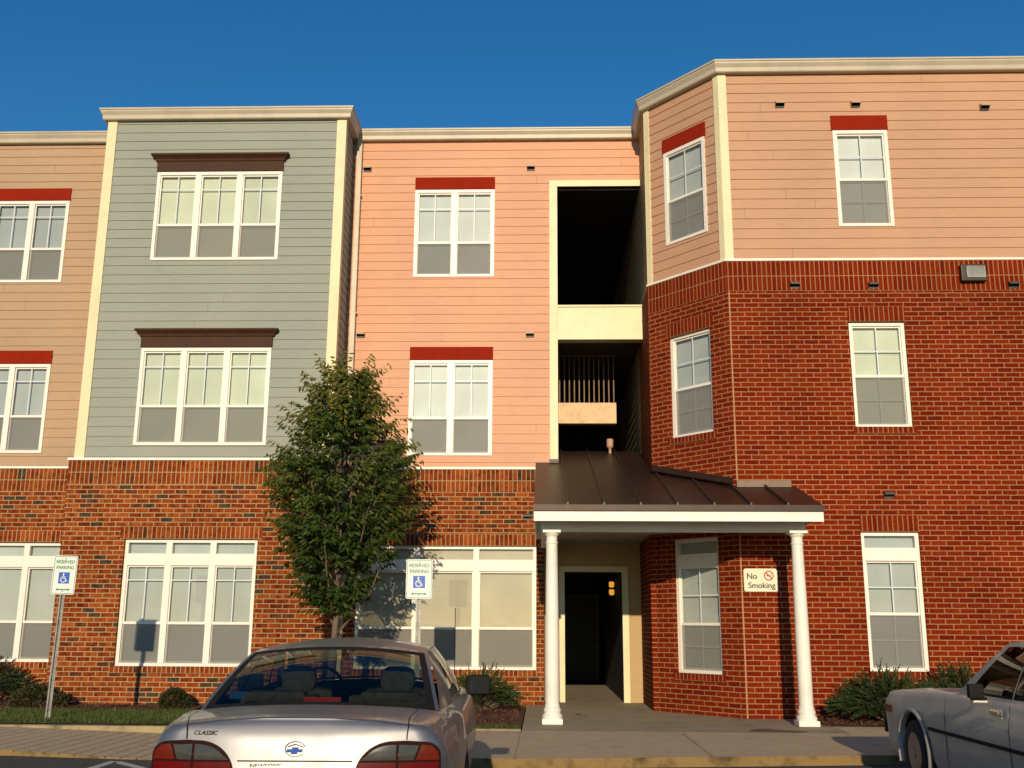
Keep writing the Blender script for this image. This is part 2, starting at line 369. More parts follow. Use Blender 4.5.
# ------------------------------------------------------------------ the building
BL = Vector((0, 18.84, 0))
bld = empty('apartment_building', 'three-storey apartment building in sage and peach siding over brick with columned entrance porch', 'building', BL)
class Wall:
    """wall plane from p0 to p1 (outside to the right-hand side walking p0->p1 seen from the front)"""
    def __init__(s, p0, p1):
        s.p0 = Vector((p0[0], p0[1], 0)); d = Vector((p1[0]-p0[0], p1[1]-p0[1], 0)); s.len = d.length; s.rz = math.atan2(d.y, d.x); s.d = d.normalized()
    def loc(s, u=0, z=0): return s.p0+s.d*u+Vector((0, 0, z))-BL
def cuts(a, b, vals): return sorted(set([a, b]+[v for v in vals if a < v < b]))
def brick_wall(wall, u0, u1, z0, z1, holes, m, off=0, reveal=.12):
    b = MB()
    X = cuts(u0, u1, [v for h in holes for v in h[:2]]); Z = cuts(z0, z1, [v for h in holes for v in h[2:]])
    for xa, xb in zip(X, X[1:]):
        for za, zb in zip(Z, Z[1:]):
            cx, cz = (xa+xb)/2, (za+zb)/2
            if any(h[0] < cx < h[1] and h[2] < cz < h[3] for h in holes): continue
            b.face([(xa, off, za), (xb, off, za), (xb, off, zb), (xa, off, zb)])
    r = off+reveal
    for xa, xb, za, zb in holes:
        za = max(za, z0)
        b.face([(xa, off, za), (xa, r, za), (xa, r, zb), (xa, off, zb)][::-1]); b.face([(xb, off, za), (xb, r, za), (xb, r, zb), (xb, off, zb)])
        b.face([(xa, off, zb), (xb, off, zb), (xb, r, zb), (xa, r, zb)][::-1]); b.face([(xa, off, za), (xb, off, za), (xb, r, za), (xa, r, za)])
    # top and ends, back to the structure
    b.face([(u0, off, z1), (u1, off, z1), (u1, r, z1), (u0, r, z1)])
    b.face([(u0, off, z0), (u0, off, z1), (u0, r, z1), (u0, r, z0)]); b.face([(u1, off, z0), (u1, r, z0), (u1, r, z1), (u1, off, z1)])
    return b.build('brick_wall', m, bld, wall.loc(), wall.rz)
def siding(wall, u0, u1, z0, z1, holes, m, off=0, pitch=.178, phase=0, proud=.014):
    b = MB(); X = cuts(u0, u1, [v for h in holes for v in h[:2]])
    k = math.floor((z0-phase)/pitch)
    rnd = random.Random(int(abs(u0*100)+z0*7+abs(wall.p0.x)*31))
    while phase+k*pitch < z1:
        za, zb = phase+k*pitch, phase+(k+1)*pitch; k += 1
        for xa, xb in zip(X, X[1:]):
            cx = (xa+xb)/2; spans = [(max(za, z0), min(zb, z1))]
            for h in holes:
                if h[0] < cx < h[1]:
                    ns = []
                    for s0, s1 in spans:
                        if h[3] <= s0 or h[2] >= s1: ns.append((s0, s1)); continue
                        if s0 < h[2]: ns.append((s0, h[2]))
                        if s1 > h[3]: ns.append((h[3], s1))
                    spans = ns
            for s0, s1 in spans:
                if s1-s0 < 1e-4: continue
                y0 = off-proud*(zb-s0)/pitch; y1 = off-proud*(zb-s1)/pitch
                b.face([(xa, y0, s0), (xb, y0, s0), (xb, y1, s1), (xa, y1, s1)])
                if xb-xa > 1.2 and s1-s0 > .1 and rnd.random() < min(.3, (xb-xa)/9):
                    xj = rnd.uniform(xa+.3, xb-.3); b.face([(xj-.0022, y0-.0008, s0), (xj+.0022, y0-.0008, s0), (xj+.0022, y1-.0008, s1), (xj-.0022, y1-.0008, s1)], 1)
                if abs(s0-za) < 1e-6: b.face([(xa, y0, s0), (xa, off+.002, s0), (xb, off+.002, s0), (xb, y0, s0)])
    for xa, xb, za, zb in holes:   # opening edges
        r = off+.1
        if zb-za > 6 : continue
        b.face([(xa, off, za), (xa, r, za), (xa, r, zb), (xa, off, zb)]); b.face([(xb, off, za), (xb, r, za), (xb, r, zb), (xb, off, zb)])
        b.face([(xa, off, zb), (xb, off, zb), (xb, r, zb), (xa, r, zb)]); b.face([(xa, off, za), (xb, off, za), (xb, r, za), (xa, r, za)])
    return b.build('siding_wall', [m, mat('board_joint', (.12, .09, .06), .8)], bld, wall.loc(), wall.rz)
def band(wall, u0, u1, z0, z1, m, y0=-.004, y1=.06, name='soldier_band'):
    b = MB(); b.box(0, u1-u0, y0, y1, 0, z1-z0); return b.build(name, m, bld, wall.loc(u0, z0), wall.rz)
def trim(wall, u0, u1, z0, z1, y0=-.03, y1=.02, m=None, name='corner_trim'):
    b = MB(); b.box(0, u1-u0, y0, y1, 0, z1-z0); return b.build(name, m or cream, bld, wall.loc(u0, z0), wall.rz, weld=True, bevel=.004)

def window(wall, u0, u1, z0, z1, units=1, meet=.41, up=(1, (.27,)), low=None, transom=False, blind=None, y=-.03, fw=.06, scr=True, tb=None, raise_=None):
    """double-hung window unit(s); y = outer face of the frame relative to the wall plane"""
    W, H = u1-u0, z1-z0; D = .085
    f = MB()
    def fb(a, b_, c, d, yy=0, dd=D): f.box(a, b_, yy, yy+dd, c, d)
    fb(0, W, 0, fw*.8); fb(0, W, H-fw, H); fb(0, fw, fw*.8, H-fw); fb(W-fw, W, fw*.8, H-fw)
    mw = .105 if units > 1 else 0
    uw = (W-2*fw-mw*(units-1))/units
    top = H-fw
    xs = [fw+i*(uw+mw) for i in range(units)]
    for i in range(1, units): fb(xs[i]-mw, xs[i], fw*.8, H-fw, -.006)
    stop = top
    if transom:
        tz0 = top-.088*H+.0; bz = tz0-.095*H
        for x in xs: fb(x, x+uw, bz, tz0, -.012)
        stop = bz
    win = f.build('window', vinyl, bld, wall.loc(u0, z0)+Vector((math.sin(wall.rz)*-y, math.cos(wall.rz)*y, 0)), wall.rz)
    zm = H*meet; sf = .035
    for i, x in enumerate(xs):
        x1 = x+uw
        s = MB(); pane = MB(); mu = MB()
        s.box(x, x1, .02, .055, zm-.022, zm+.022)                          # meeting rail
        s.box(x, x1, .045, .075, fw*.8, fw*.8+sf); s.box(x, x+sf*.7, .045, .075, fw*.8+sf, zm-.022); s.box(x1-sf*.7, x1, .045, .075, fw*.8+sf, zm-.022)
        s.box(x, x1, .03, .06, stop-sf*.8, stop); s.box(x, x+sf*.6, .03, .06, zm+.022, stop-sf*.8); s.box(x1-sf*.6, x1, .03, .06, zm+.022, stop-sf*.8)
        s.build('sash', vinyl, win)
        ua, ub, va, vb = x+sf*.6, x1-sf*.6, zm+.022, stop-sf*.8
        pane.face([(ua, .045, va), (ub, .045, va), (ub, .045, vb), (ua, .045, vb)])
        la, lb, lc, ld = x+sf*.7, x1-sf*.7, fw*.8+sf, zm-.022
        pane.face([(la, .062, lc), (lb, .062, lc), (lb, .062, ld), (la, .062, ld)])
        if transom: pane.face([(x, .05, tz0), (x1, .05, tz0), (x1, .05, top), (x, .05, top)])
        pane.build('pane', glassW, win)
        mr = .010
        for nv, hs, (a, b_, c, d), yy in ((up or (0, ())) + ((ua, ub, va, vb), .034), (low or (0, ())) + ((la, lb, lc, ld), .052)):
            for j in range(nv):
                xc = a+(b_-a)*(j+1)/(nv+1); mu.box(xc-mr, xc+mr, yy, yy+.008, c, d)
            for h in hs:
                zc = d-(d-c)*h; mu.box(a, b_, yy-.001, yy+.007, zc-mr, zc+mr)
        if mu.v: mu.build('muntin', muntinM, win)
        bl = MB(); rz_ = fw
        bl.face([(x-.02, .105, rz_), (x1+.02, .105, rz_), (x1+.02, .105, top+.03), (x-.02, .105, top+.03)])
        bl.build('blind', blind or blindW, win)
        if scr:
            q = MB(); q.face([(x+.01, .028, fw*.8+.005), (x1-.01, .028, fw*.8+.005), (x1-.01, .028, zm-.02), (x+.01, .028, zm-.02)])
            q.build('insect_screen', screenM, win)
    return win
# plan
XL0, XL1, YF, YL, YR = -8.26, -3.74, 18.84, 17.9, 16.39
Bp, Ap = (1.91, 17.69), (3.05, YR)
WF = Wall((-14, YF), (XL0, YF)); WL = Wall((XL0, YL), (XL1, YL)); WLs = Wall((XL1, YL), (XL1, YF)); WLw = Wall((XL0, YF), (XL0, YL))
WC = Wall((XL1, YF), (1.91, YF)); WS = Wall((1.91, 26.5), Bp); WB = Wall(Bp, Ap); WR = Wall(Ap, (12, YR)); WRe = Wall((12, YR), (12, 30)); WFw = Wall((-14, 30), (-14, YF))
ZT = 10.80; ZB = 4.245; ZR = 7.36
uF = lambda x: x+14; uL = lambda x: x-XL0; uC = lambda x: x-XL1; uR = lambda x: x-Ap[0]
# --- far-left wing
hF = [(uF(-10.82), uF(-9.34), 7.88, 9.57), (uF(-10.82), uF(-9.36), 4.53, 6.24)]
gF = (uF(-11.49), uF(-8.42), .76, 2.88)
siding(WF, 0, WF.len, 4.27, ZT, hF, sideF, phase=.02)
brick_wall(WF, 0, WF.len, -.1, 4.24, [gF], brickO, off=-.03)
for h in hF:
    window(WF, *h, units=2, meet=.41, blind=blindY)
    trim(WF, h[0]-.01, h[1]+.01, h[3]+.01, h[3]+.265, m=redP, name='lintel', y0=-.035)
window(WF, *gF, units=3, meet=.33, up=None, transom=True, blind=blindY, y=.03)
band(WF, gF[0]-.05, gF[1]+.0, 2.88, 3.095, brickOs, -.034, .05, 'soldier_lintel')
band(WF, gF[0]-.05, gF[1]+.0, .65, .76, brickOs, -.055, .05, 'brick_sill')
band(WF, 0, WF.len, 3.81, 4.24, brickOs, -.034, .05)
trim(WF, 0, WF.len, 4.235, 4.28, -.05, .02, white, 'ledge')
# --- sage bay
hL = [(uL(-7.25), uL(-4.88), 7.98, 9.73), (uL(-7.26), uL(-4.89), 4.52, 6.30)]
gL = (uL(-7.24), uL(-4.92), .74, 2.87)
siding(WL, 0, WL.len, 4.27, ZT, hL, sideG, phase=.05)
brick_wall(WL, -.096, WL.len+.036, -.1, 4.245, [gL], brickO, off=-.06)
brick_wall(WLs, -.02, WLs.len, -.1, 4.245, [], brickO, off=-.04)
brick_wall(WLw, 0, WLw.len+.052, -.1, 4.245, [], brickO, off=-.10)
siding(WLs, 0, WLs.len, 4.27, ZT, [], sideG, phase=.05); siding(WLw, 0, WLw.len, 4.27, ZT, [], sideG, phase=.05)
for h in hL:
    window(WL, *h, units=3, meet=.398, blind=blindG)
    trim(WL, h[0]-.015, h[1]+.015, h[3]+.01, h[3]+.20, m=brownP, name='frieze', y0=-.05)
    b = MB(); a0, a1 = h[0]-.03, h[1]+.03; zz = h[3]+.20
    pr = [(-.05, 0), (-.065, .015), (-.075, .05), (-.12, .095), (-.14, .105), (-.14, .14)]
    P = []
    for y_, z_ in pr:
        e = -y_-.05; P.append([(a0-e, .02, zz+z_), (a0-e, y_, zz+z_), (a1+e, y_, zz+z_), (a1+e, .02, zz+z_)])
    b.grid(P, 0, False); b.face([(a0-.09, .02, zz+.14), (a0-.09, -.14, zz+.14), (a1+.09, -.14, zz+.14), (a1+.09, .02, zz+.14)])
    b.build('crown_moulding', brownP, bld, WL.loc(), WL.rz)
window(WL, *gL, units=3, meet=.335, up=(1, (.24,)), transom=True, blind=blindY, y=0.0)
band(WL, gL[0]-.08, gL[1]+.08, 2.87, 3.085, brickOs, -.064, .05, 'soldier_lintel')
band(WL, gL[0]-.06, gL[1]+.06, .63, .74, brickOs, -.085, .05, 'brick_sill')
band(WL, -.099, WL.len+.039, 3.815, 4.245, brickOs, -.064, .05)
trim(WL, -.12, WL.len+.06, 4.24, 4.285, -.085, .02, white, 'ledge')
trim(WLs, -.0, WLs.len, 4.24, 4.285, -.06, .02, white, 'ledge')
for ww, a in ((WL, 0), (WL, WL.len-.15)): trim(ww, a-(.03 if a == 0 else 0), a+.15+(.03 if a else 0), 4.285, ZT, y0=-.035)
trim(WLs, .0, .11, 4.285, ZT, y0=-.0305); trim(WLw, WLw.len-.11, WLw.len, 4.285, ZT, y0=-.0305)
# --- centre wing
OX0, OX1 = .28, 1.91
hC = [(uC(-2.49), uC(-.935), 7.96, 9.75), (uC(-2.50), uC(-.94), 4.49, 6.30)]
gC = (uC(-3.36), uC(-.12), .68, 2.84)
op = (uC(OX0), uC(OX1)+.01, 4.0, 9.80)
siding(WC, 0, WC.len, 4.26, ZT, hC+[(op[0], op[1], 4.0, 9.80)], sideC, phase=.09)
og = (uC(.02), uC(OX1)+.01, -.1, 4.3)
brick_wall(WC, 0, WC.len, -.1, 4.235, [gC, og], brickO, off=-.03)
for i, h in enumerate(hC):
    window(WC, *h, units=2, meet=.39, blind=blindW, up=(1, (.31,)))
    trim(WC, h[0]-.005, h[1]+.005, h[3]+.01, h[3]+.262, m=redP, name='lintel', y0=-.035)
window(WC, *gC, units=3, meet=.33, up=None, transom=True, blind=blindT, y=.02, fw=.055)
band(WC, gC[0]-.05, gC[1]+.1, 2.84, 3.055, brickOs, -.034, .05, 'soldier_lintel')
band(WC, gC[0]-.05, gC[1]+.02, .57, .68, brickOs, -.055, .05, 'brick_sill')
band(WC, 0, uC(.02), 3.805, 4.235, brickOs, -.034, .05)
trim(WC, 0, uC(.13), 4.23, 4.275, -.05, .02, white, 'ledge')
trim(WC, uC(.13), uC(.13)+.155, 4.30, 9.80, -.04, .16, cream, 'opening_trim')
trim(WC, uC(.13), WC.len-.0, 9.80, 9.93, -.042, .16, cream, 'opening_trim')
trim(WC, uC(OX0)+.005, WC.len, 6.74, 7.34, -.02, .22, cream, 'floor_beam')
trim(WC, uC(OX0)+.005, WC.len, 7.34, 7.38, -.045, .22, cream, 'floor_beam')
trim(WC, uC(OX0)+.005, WC.len, 6.70, 6.74, -.035, .22, cream, 'floor_beam')
# stairwell shell
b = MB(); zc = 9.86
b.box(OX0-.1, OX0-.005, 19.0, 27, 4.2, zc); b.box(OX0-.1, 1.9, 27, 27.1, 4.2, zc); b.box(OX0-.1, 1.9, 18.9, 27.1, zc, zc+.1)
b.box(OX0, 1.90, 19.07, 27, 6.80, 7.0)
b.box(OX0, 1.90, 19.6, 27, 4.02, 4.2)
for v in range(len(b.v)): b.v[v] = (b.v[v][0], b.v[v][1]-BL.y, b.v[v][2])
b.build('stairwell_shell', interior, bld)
b = MB(); b.box(OX0+.002, 1.47, 20.3, 20.5, 5.38, 5.80); b.v = [(x, y-BL.y, z) for x, y, z in b.v]; b.build('landing_beam', mat('landing_trim', (.72, .50, .28), .6), bld)
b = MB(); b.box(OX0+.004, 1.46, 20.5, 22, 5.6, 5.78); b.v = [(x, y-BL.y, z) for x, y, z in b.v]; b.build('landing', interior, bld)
rl = MB(); rl.box(OX0+.004, 1.47, 20.34, 20.40, 6.78, 6.83); rl.v = [(x, y-BL.y, z) for x, y, z in rl.v]
rail = rl.build('railing', mat('railing_paint', (.27, .19, .115), .7, spec=.1), bld)
for k in range(12):
    b = MB(); x = .33+k*.099; b.box(x, x+.022, 20.36-BL.y, 20.382-BL.y, 5.80, 6.78); b.build('baluster', MATS['railing_paint'], rail)
# --- side wall of the brick bay inside the stair opening
siding(WS, 0, WS.len, 2.95, ZT, [], sideI, phase=.04)
brick_wall(WS, WS.len-1.85, WS.len+.02, -.1, ZR-.0, [], brickR, off=-.03)
brick_wall(WS, WS.len-1.85, WS.len+.015, -.1, 2.94, [], brickR, off=-.105)
trim(WS, WS.len-.09, WS.len, ZR+.02, ZT, y0=-.03)
# --- brick corner bay
hB = [(.445, 1.385, 8.0, 9.76), (.44, 1.36, 4.54, 6.32), (.41, 1.35, .72, 2.84)]
siding(WB, 0, WB.len, ZR, ZT, hB[:1], sideR, phase=.11)
brick_wall(WB, -.02, WB.len+.02, -.1, ZR, hB[1:], brickR, off=-.03)
g4 = (1, (.5,))
for i, h in enumerate(hB): window(WB, *h, meet=(.46, .47, .36)[i], up=g4, low=g4, transom=i == 2, blind=blindY, y=(-.03, .02, .02)[i])
trim(WB, hB[0][0]-.02, hB[0][1]+.03, 9.76, 10.03, m=redP, name='lintel', y0=-.035)
band(WB, hB[1][0]-.06, hB[1][1]+.06, 6.31, 6.57, brickRs, -.034, .05, 'soldier_lintel'); band(WB, hB[1][0]-.05, hB[1][1]+.05, 4.43, 4.54, brickRs, -.055, .05, 'brick_sill')
band(WB, hB[2][0]-.05, hB[2][1]+.05, .61, .72, brickRs, -.055, .05, 'brick_sill')
band(WB, -.02, WB.len+.015, 6.835, 7.36, brickRs, -.034, .05)
trim(WB, 0, .10, ZR+.03, ZT); trim(WB, WB.len-.10, WB.len+.01, ZR+.03, ZT)
trim(WB, -.03, WB.len+.01, ZR, ZR+.04, -.05, .02, white, 'ledge')
# --- right wing
hR = [(uR(4.95), uR(5.87), 7.97, 9.71), (uR(4.99), uR(5.90), 4.56, 6.31), (uR(4.95), uR(5.85), .80, 2.90)]
hR2 = [(uR(9.2), uR(10.12), 7.97, 9.71), (uR(9.2), uR(10.12), 4.56, 6.31), (uR(9.2), uR(10.12), .80, 2.90)]
siding(WR, 0, WR.len, ZR, ZT, [hR[0], hR2[0]], sideR, phase=.11)
brick_wall(WR, -.012, WR.len, -.1, ZR, hR[1:]+hR2[1:], brickR, off=-.03)
for hh in (hR, hR2):
    for i, h in enumerate(hh): window(WR, *h, meet=(.485, .485, .405)[i], up=g4, low=g4, transom=i == 2, blind=(blindW, blindG, blindY)[i] if i < 2 else blindY, y=(-.03, .02, .02)[i])
    trim(WR, hh[0][0]-.02, hh[0][1]+.02, 9.72, 9.985, m=redP, name='lintel', y0=-.035)
    for h in hh[1:]:
        band(WR, h[0]-.005, h[1]+.005, h[3], h[3]+.26, brickRs, -.034, .05, 'soldier_lintel'); band(WR, h[0]-.03, h[1]+.05, h[2]-.11, h[2], brickRs, -.055, .05, 'brick_sill')
band(WR, -.012, WR.len, 6.835, 7.36, brickRs, -.034, .05)
trim(WR, .012, .034, .1, 6.83, y0=-.0335, m=mat('joint_sealant', (.40, .24, .11), .8), name='control_joint'); trim(WR, -.012, .13, ZR+.03, ZT); trim(WR, -.03, WR.len, ZR, ZR+.04, -.05, .02, white, 'ledge')
# outer ends and rear, so the block is closed
brick_wall(WRe, 0, WRe.len, -.1, ZR, [], brickR); siding(WRe, 0, WRe.len, ZR, ZT, [], sideR)
brick_wall(WFw, 0, WFw.len, -.1, 4.24, [], brickO); siding(WFw, 0, WFw.len, 4.24, ZT, [], sideF)
WBk = Wall((12, 30), (-14, 30)); brick_wall(WBk, 0, WBk.len, -.1, 4.24, [], brickO); siding(WBk, 0, WBk.len, 4.24, ZT, [], sideC)
# --- roof and gutter
plan = [(-14, YF), (XL0, YF), (XL0, YL), (XL1, YL), (XL1, YF), (1.91, YF), Bp, Ap, (12, YR), (12, 30), (-14, 30)]
b = MB(); pl = [(x, y-BL.y) for x, y in plan]
b.face([(x, y, 10.95) for x, y in pl]); b.face([(x, y, ZT-.03) for x, y in pl][::-1])
b.build('roof', mat('roof_membrane', (.2, .2, .2), .9), bld)
def sweep(path, prof, name, m):
    b = MB(); P = []
    V = [Vector((x, y-BL.y)) for x, y in path]
    for i, p in enumerate(V):
        d0 = (V[i]-V[i-1]).normalized() if i else (V[1]-V[0]).normalized(); d1 = (V[i+1]-V[i]).normalized() if i < len(V)-1 else d0
        n0, n1 = Vector((d0.y, -d0.x)), Vector((d1.y, -d1.x)); mm = (n0+n1).normalized(); mm /= max(.3, mm.dot(n0))
        P.append([(p.x+mm.x*o, p.y+mm.y*o, z) for o, z in prof])
    b.grid(P, 0, False, flip=True); b.face(P[0]); b.face(P[-1][::-1]); return b.build(name, m, bld, weld=True)
gp = plan[:10]
sweep(gp, [(-.02, 10.785), (.10, 10.785), (.113, 10.80), (.115, 10.87), (.15, 10.935), (.155, 10.965), (.17, 10.967), (.17, 11.0), (.155, 11.0), (.15, 10.985), (-.02, 10.985)], 'gutter', gutterM)
# downspout beside the sage bay
b = MB(); x = -3.60; yy = -.13
b.box(x-.055, x+.045, yy, yy+.075, .3, 10.66); b.prism([(x-.055, .3), (x+.045, .3), (x+.045, .18), (x-.055, .18)], yy-.13, yy+.07)
b.box(x-.055, x+.045, yy-.0, yy+.075, 10.66, 10.8)
for z in (2.2, 4.6, 7.2, 9.6): b.box(x-.075, x+.065, yy+.01, yy+.11, z, z+.03)
b.build('downspout', gutterM, bld, weld=True, bevel=.008)
# --- wall vents
ventM = mat('vent_hood', (.45, .33, .22), .6)
def vent(wall, u, z, m, y=-.014):
    b = MB(); wv, hv = .075, .055
    b.prism([(0, 0)]*0 or [(-wv, hv), (wv, hv), (wv, -hv), (-wv, -hv)], y-.005, y+.02, 1)
    b.face([(-wv, y, hv), (wv, y, hv), (wv, y-.09, hv-.02), (-wv, y-.09, hv-.02)][::-1])
    b.face([(-wv, y-.09, hv-.02), (wv, y-.09, hv-.02), (wv, y-.09, .0), (-wv, y-.09, .0)][::-1])
    for s in (-1, 1): b.face([(s*wv, y, hv), (s*wv, y-.09, hv-.02), (s*wv, y-.09, 0), (s*wv, y, -hv)])
    b.build('vent', [m, darkM], bld, wall.loc(u, z), wall.rz)
for x, z in ((-3.50+.05, 10.2), (-.23, 10.2), (-3.50+.05, 6.8), (-.24, 6.8)): vent(WC, uC(x), z, ventM)
vent(WC, uC(-.28), 3.36, darkM, -.03)
for x, z in ((4.08, 10.2), (5.37, 10.19), (7.55, 10.12)): vent(WR, uR(x), z, ventM)
for x, z in ((4.15, 6.93), (5.43, 6.92), (7.70, 6.92), (5.42, 3.47)): vent(WR, uR(x), z, darkM, -.03)
# --- entrance porch
def rz_(y): return 3.13+(y-14.82)*.309
b = MB(); PX0, PX1, PY = -.13, 3.985, 14.82
def q(x, y, dz=0): return (x, y-BL.y, rz_(y)+dz)
top = [(PX0, PY), (PX1, PY), (PX1, YR-.035), (Ap[0]-.03, YR-.035), (1.87, 17.69), (1.87, 20.25), (OX0+.01, 20.25), (OX0+.01, 18.80), (PX0, 18.80)]
b.face([q(*p) for p in top]); b.face([q(*p, -.05) for p in top][::-1])
for i in range(len(top)):
    p, r = top[i], top[(i+1) % len(top)]; b.face([q(*p, -.05), q(*r, -.05), q(*r), q(*p)])
b.box(PX0-.01, PX1+.01, PY-.022-BL.y, PY-.001-BL.y, 3.05, 3.135)
proof = b.build('porch_roof', brownM, bld, weld=True)
for k in range(8):
    x = .355+k*.522
    ye = 18.78 if x < OX0 else 20.24 if x < 1.7 else (17.62-(x-1.91)*1.14 if x < 3.0 else 16.33)
    b = MB(); P = []
    for y in (PY-.02, ye): P.append([(x-.016, y-BL.y, rz_(y)), (x-.014, y-BL.y, rz_(y)+.045), (x+.014, y-BL.y, rz_(y)+.045), (x+.016, y-BL.y, rz_(y))])
    b.grid(P, 0, False); b.face(P[0]); b.face(P[1][::-1])
    if x < 3.95: b.build('seam', mat('seam_metal', (.035, .022, .016), .45, metal=.3), proof)
# flashing against brick
b = MB(); n = WB.d
def fl(p0, p1, out, h):
    a, c = Vector((*p0, 0)), Vector((*p1, 0)); d = (c-a).normalized(); nn = Vector((d.y, -d.x, 0))*out
    za, zc_ = rz_(p0[1]), rz_(p1[1])
    P = [[(a.x+nn.x*o, a.y+nn.y*o-BL.y, za+k), (c.x+nn.x*o, c.y+nn.y*o-BL.y, zc_+k)] for o, k in ((.0, h+.02), (.035, h), (.04, .03), (.16, -.01+.035))]
    b.grid(P, 0, False)
fl((1.90, 17.70), (3.04, 16.40), 1, .12)
b.build('flashing', brownM, proof)
b = MB(); b.box(3.05, 3.90, YR-.11-BL.y, YR-.034-BL.y, rz_(YR)-.03, rz_(YR)+.075); b.build('flashing', mat('flashing_metal', (.115, .072, .048), .45, metal=.3, var=.2), proof)
b = MB(); b.box(OX0-.16, OX0-.0, 18.72-BL.y, 18.79-BL.y, rz_(18.8)-.02, rz_(18.8)+.05); b.build('flashing', brownM, proof)
# fascia, soffit, beam
b = MB()
b.box(PX0, PX1, 14.84-BL.y, 14.87-BL.y, 2.905, 3.05)
b.box(PX0, PX0+.03, 14.87-BL.y, 18.80-BL.y, 2.95, 3.05); b.box(PX1-.03, PX1, 14.87-BL.y, YR-.03-BL.y, 2.95, 3.05)
b.build('porch_fascia', white, bld)
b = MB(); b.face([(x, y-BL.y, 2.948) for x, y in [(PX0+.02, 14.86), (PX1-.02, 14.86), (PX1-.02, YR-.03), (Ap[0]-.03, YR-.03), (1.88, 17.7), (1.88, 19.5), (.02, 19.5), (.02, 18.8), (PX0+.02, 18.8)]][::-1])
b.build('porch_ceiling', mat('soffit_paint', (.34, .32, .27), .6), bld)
b = MB(); b.box(PX0+.10, PX1-.14, 15.36-BL.y, 15.50-BL.y, 2.80, 2.945); b.box(PX0+.10, PX0+.26, 15.50-BL.y, 18.80-BL.y, 2.80, 2.945); b.build('porch_beam', white, bld)
# gable ends
for x0, x1, y1 in ((PX0+.005, PX0+.025, 18.80), (PX1-.025, PX1-.005, YR-.035)):
    b = MB(); P = [(14.86, 3.05), (y1, 3.05), (y1, rz_(y1)-.052), (14.86, rz_(14.86)-.052)]
    A_ = [(x0, y-BL.y, z) for y, z in P]; C_ = [(x1, y-BL.y, z) for y, z in P]
    b.face(A_); b.face(C_[::-1])
    for i in range(4): j = (i+1) % 4; b.face((A_[j], A_[i], C_[i], C_[j]))
    b.build('porch_gable', brownM, bld)
# columns
def column(x, y):
    b = MB(); z0, z1 = .27, 2.69; P = []
    prof = [(.098-.020*max(0, (t-.3)/.7)**1.4, z0+(z1-z0)*t) for t in [i/14 for i in range(15)]]
    b.lathe(prof, n=28)
    c = b.build('column', white, bld, (x, y-BL.y, .104-.0))
    b = MB(); b.box(-.145, .145, -.145, .145, 0, .075); b.build('plinth', white, c, weld=True, bevel=.008)
    b = MB(); b.lathe([(.137, .075), (.142, .095), (.138, .125), (.118, .14), (.114, .16), (.124, .175), (.122, .20), (.108, .215), (.104, .25), (.099, .272)], n=28); b.build('column_base', white, c)
    b = MB(); b.lathe([(.079, 2.50), (.092, 2.507), (.092, 2.525), (.079, 2.532)], n=28); b.lathe([(.079, 2.60), (.09, 2.62), (.115, 2.645), (.118, 2.66)], n=28); b.box(-.128, .128, -.128, .128, 2.66, 2.697); b.build('capital', white, c)
column(.13, 15.22); column(3.68, 15.22)
# ground-floor breezeway
b = MB()
def bb(mb, x0, x1, y0, y1, z0, z1, m=0): mb.box(x0, x1, y0-BL.y, y1-BL.y, z0, z1, m)
BY = 19.5
bb(b, 1.57, 1.90, BY, BY+.05, .1, 2.95); bb(b, .02, 1.57, BY, BY+.05, 2.50, 2.95); bb(b, .02, .30, BY, BY+.05, .1, 2.5)
b.build('entry_wall', siding_mat('entry_siding', (.50, .35, .165)), bld)
b = MB(); bb(b, 1.46, 1.575, BY-.03, BY+.1, .1, 2.42); bb(b, .30, .40, BY-.03, BY+.1, .1, 2.42); bb(b, .30, 1.575, BY-.03, BY+.1, 2.42, 2.52)
b.build('entry_frame', cream, bld)
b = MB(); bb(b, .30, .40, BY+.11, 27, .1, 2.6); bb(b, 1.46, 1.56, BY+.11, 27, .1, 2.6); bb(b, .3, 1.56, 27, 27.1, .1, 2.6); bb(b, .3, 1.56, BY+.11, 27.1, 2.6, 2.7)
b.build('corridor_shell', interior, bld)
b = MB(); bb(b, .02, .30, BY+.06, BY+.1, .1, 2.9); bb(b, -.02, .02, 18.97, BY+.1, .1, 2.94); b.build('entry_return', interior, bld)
b = MB(); bb(b, .52, 1.34, 26.93, 26.99, .1, 2.15); d_ = b.build('corridor_door', mat('door_paint', (.03, .028, .025), .5), bld)
b = MB(); bb(b, .45, .52, 26.9, 26.995, .1, 2.22); bb(b, 1.34, 1.41, 26.9, 26.995, .1, 2.22); bb(b, .52, 1.34, 26.9, 26.995, 2.15, 2.22); b.build('door_frame', mat('door_frame_paint', (.16, .14, .11), .6), bld)
b = MB(); b.lathe([(.0, 0), (.028, .0), (.028, .02), (.012, .025), (.012, .05), (.03, .055), (.03, .085), (0, .09)], c=(1.26, 26.93-BL.y, 1.05), axis='y', n=12); b.v = [(x, 2*(26.93-BL.y)-y, z) for x, y, z in b.v]; b.build('handle', galv, d_)
# vent pipe standing on the porch roof
b = MB(); b.lathe([(.028, 0), (.028, .10), (.05, .11), (.066, .14), (.066, .27), (.05, .285), (.0, .29)], n=16, caps=False)
b.build('vent_pipe', mat('copper_pink', (.55, .34, .24), .5), bld, (1.31, 19.95-BL.y, rz_(19.95)))
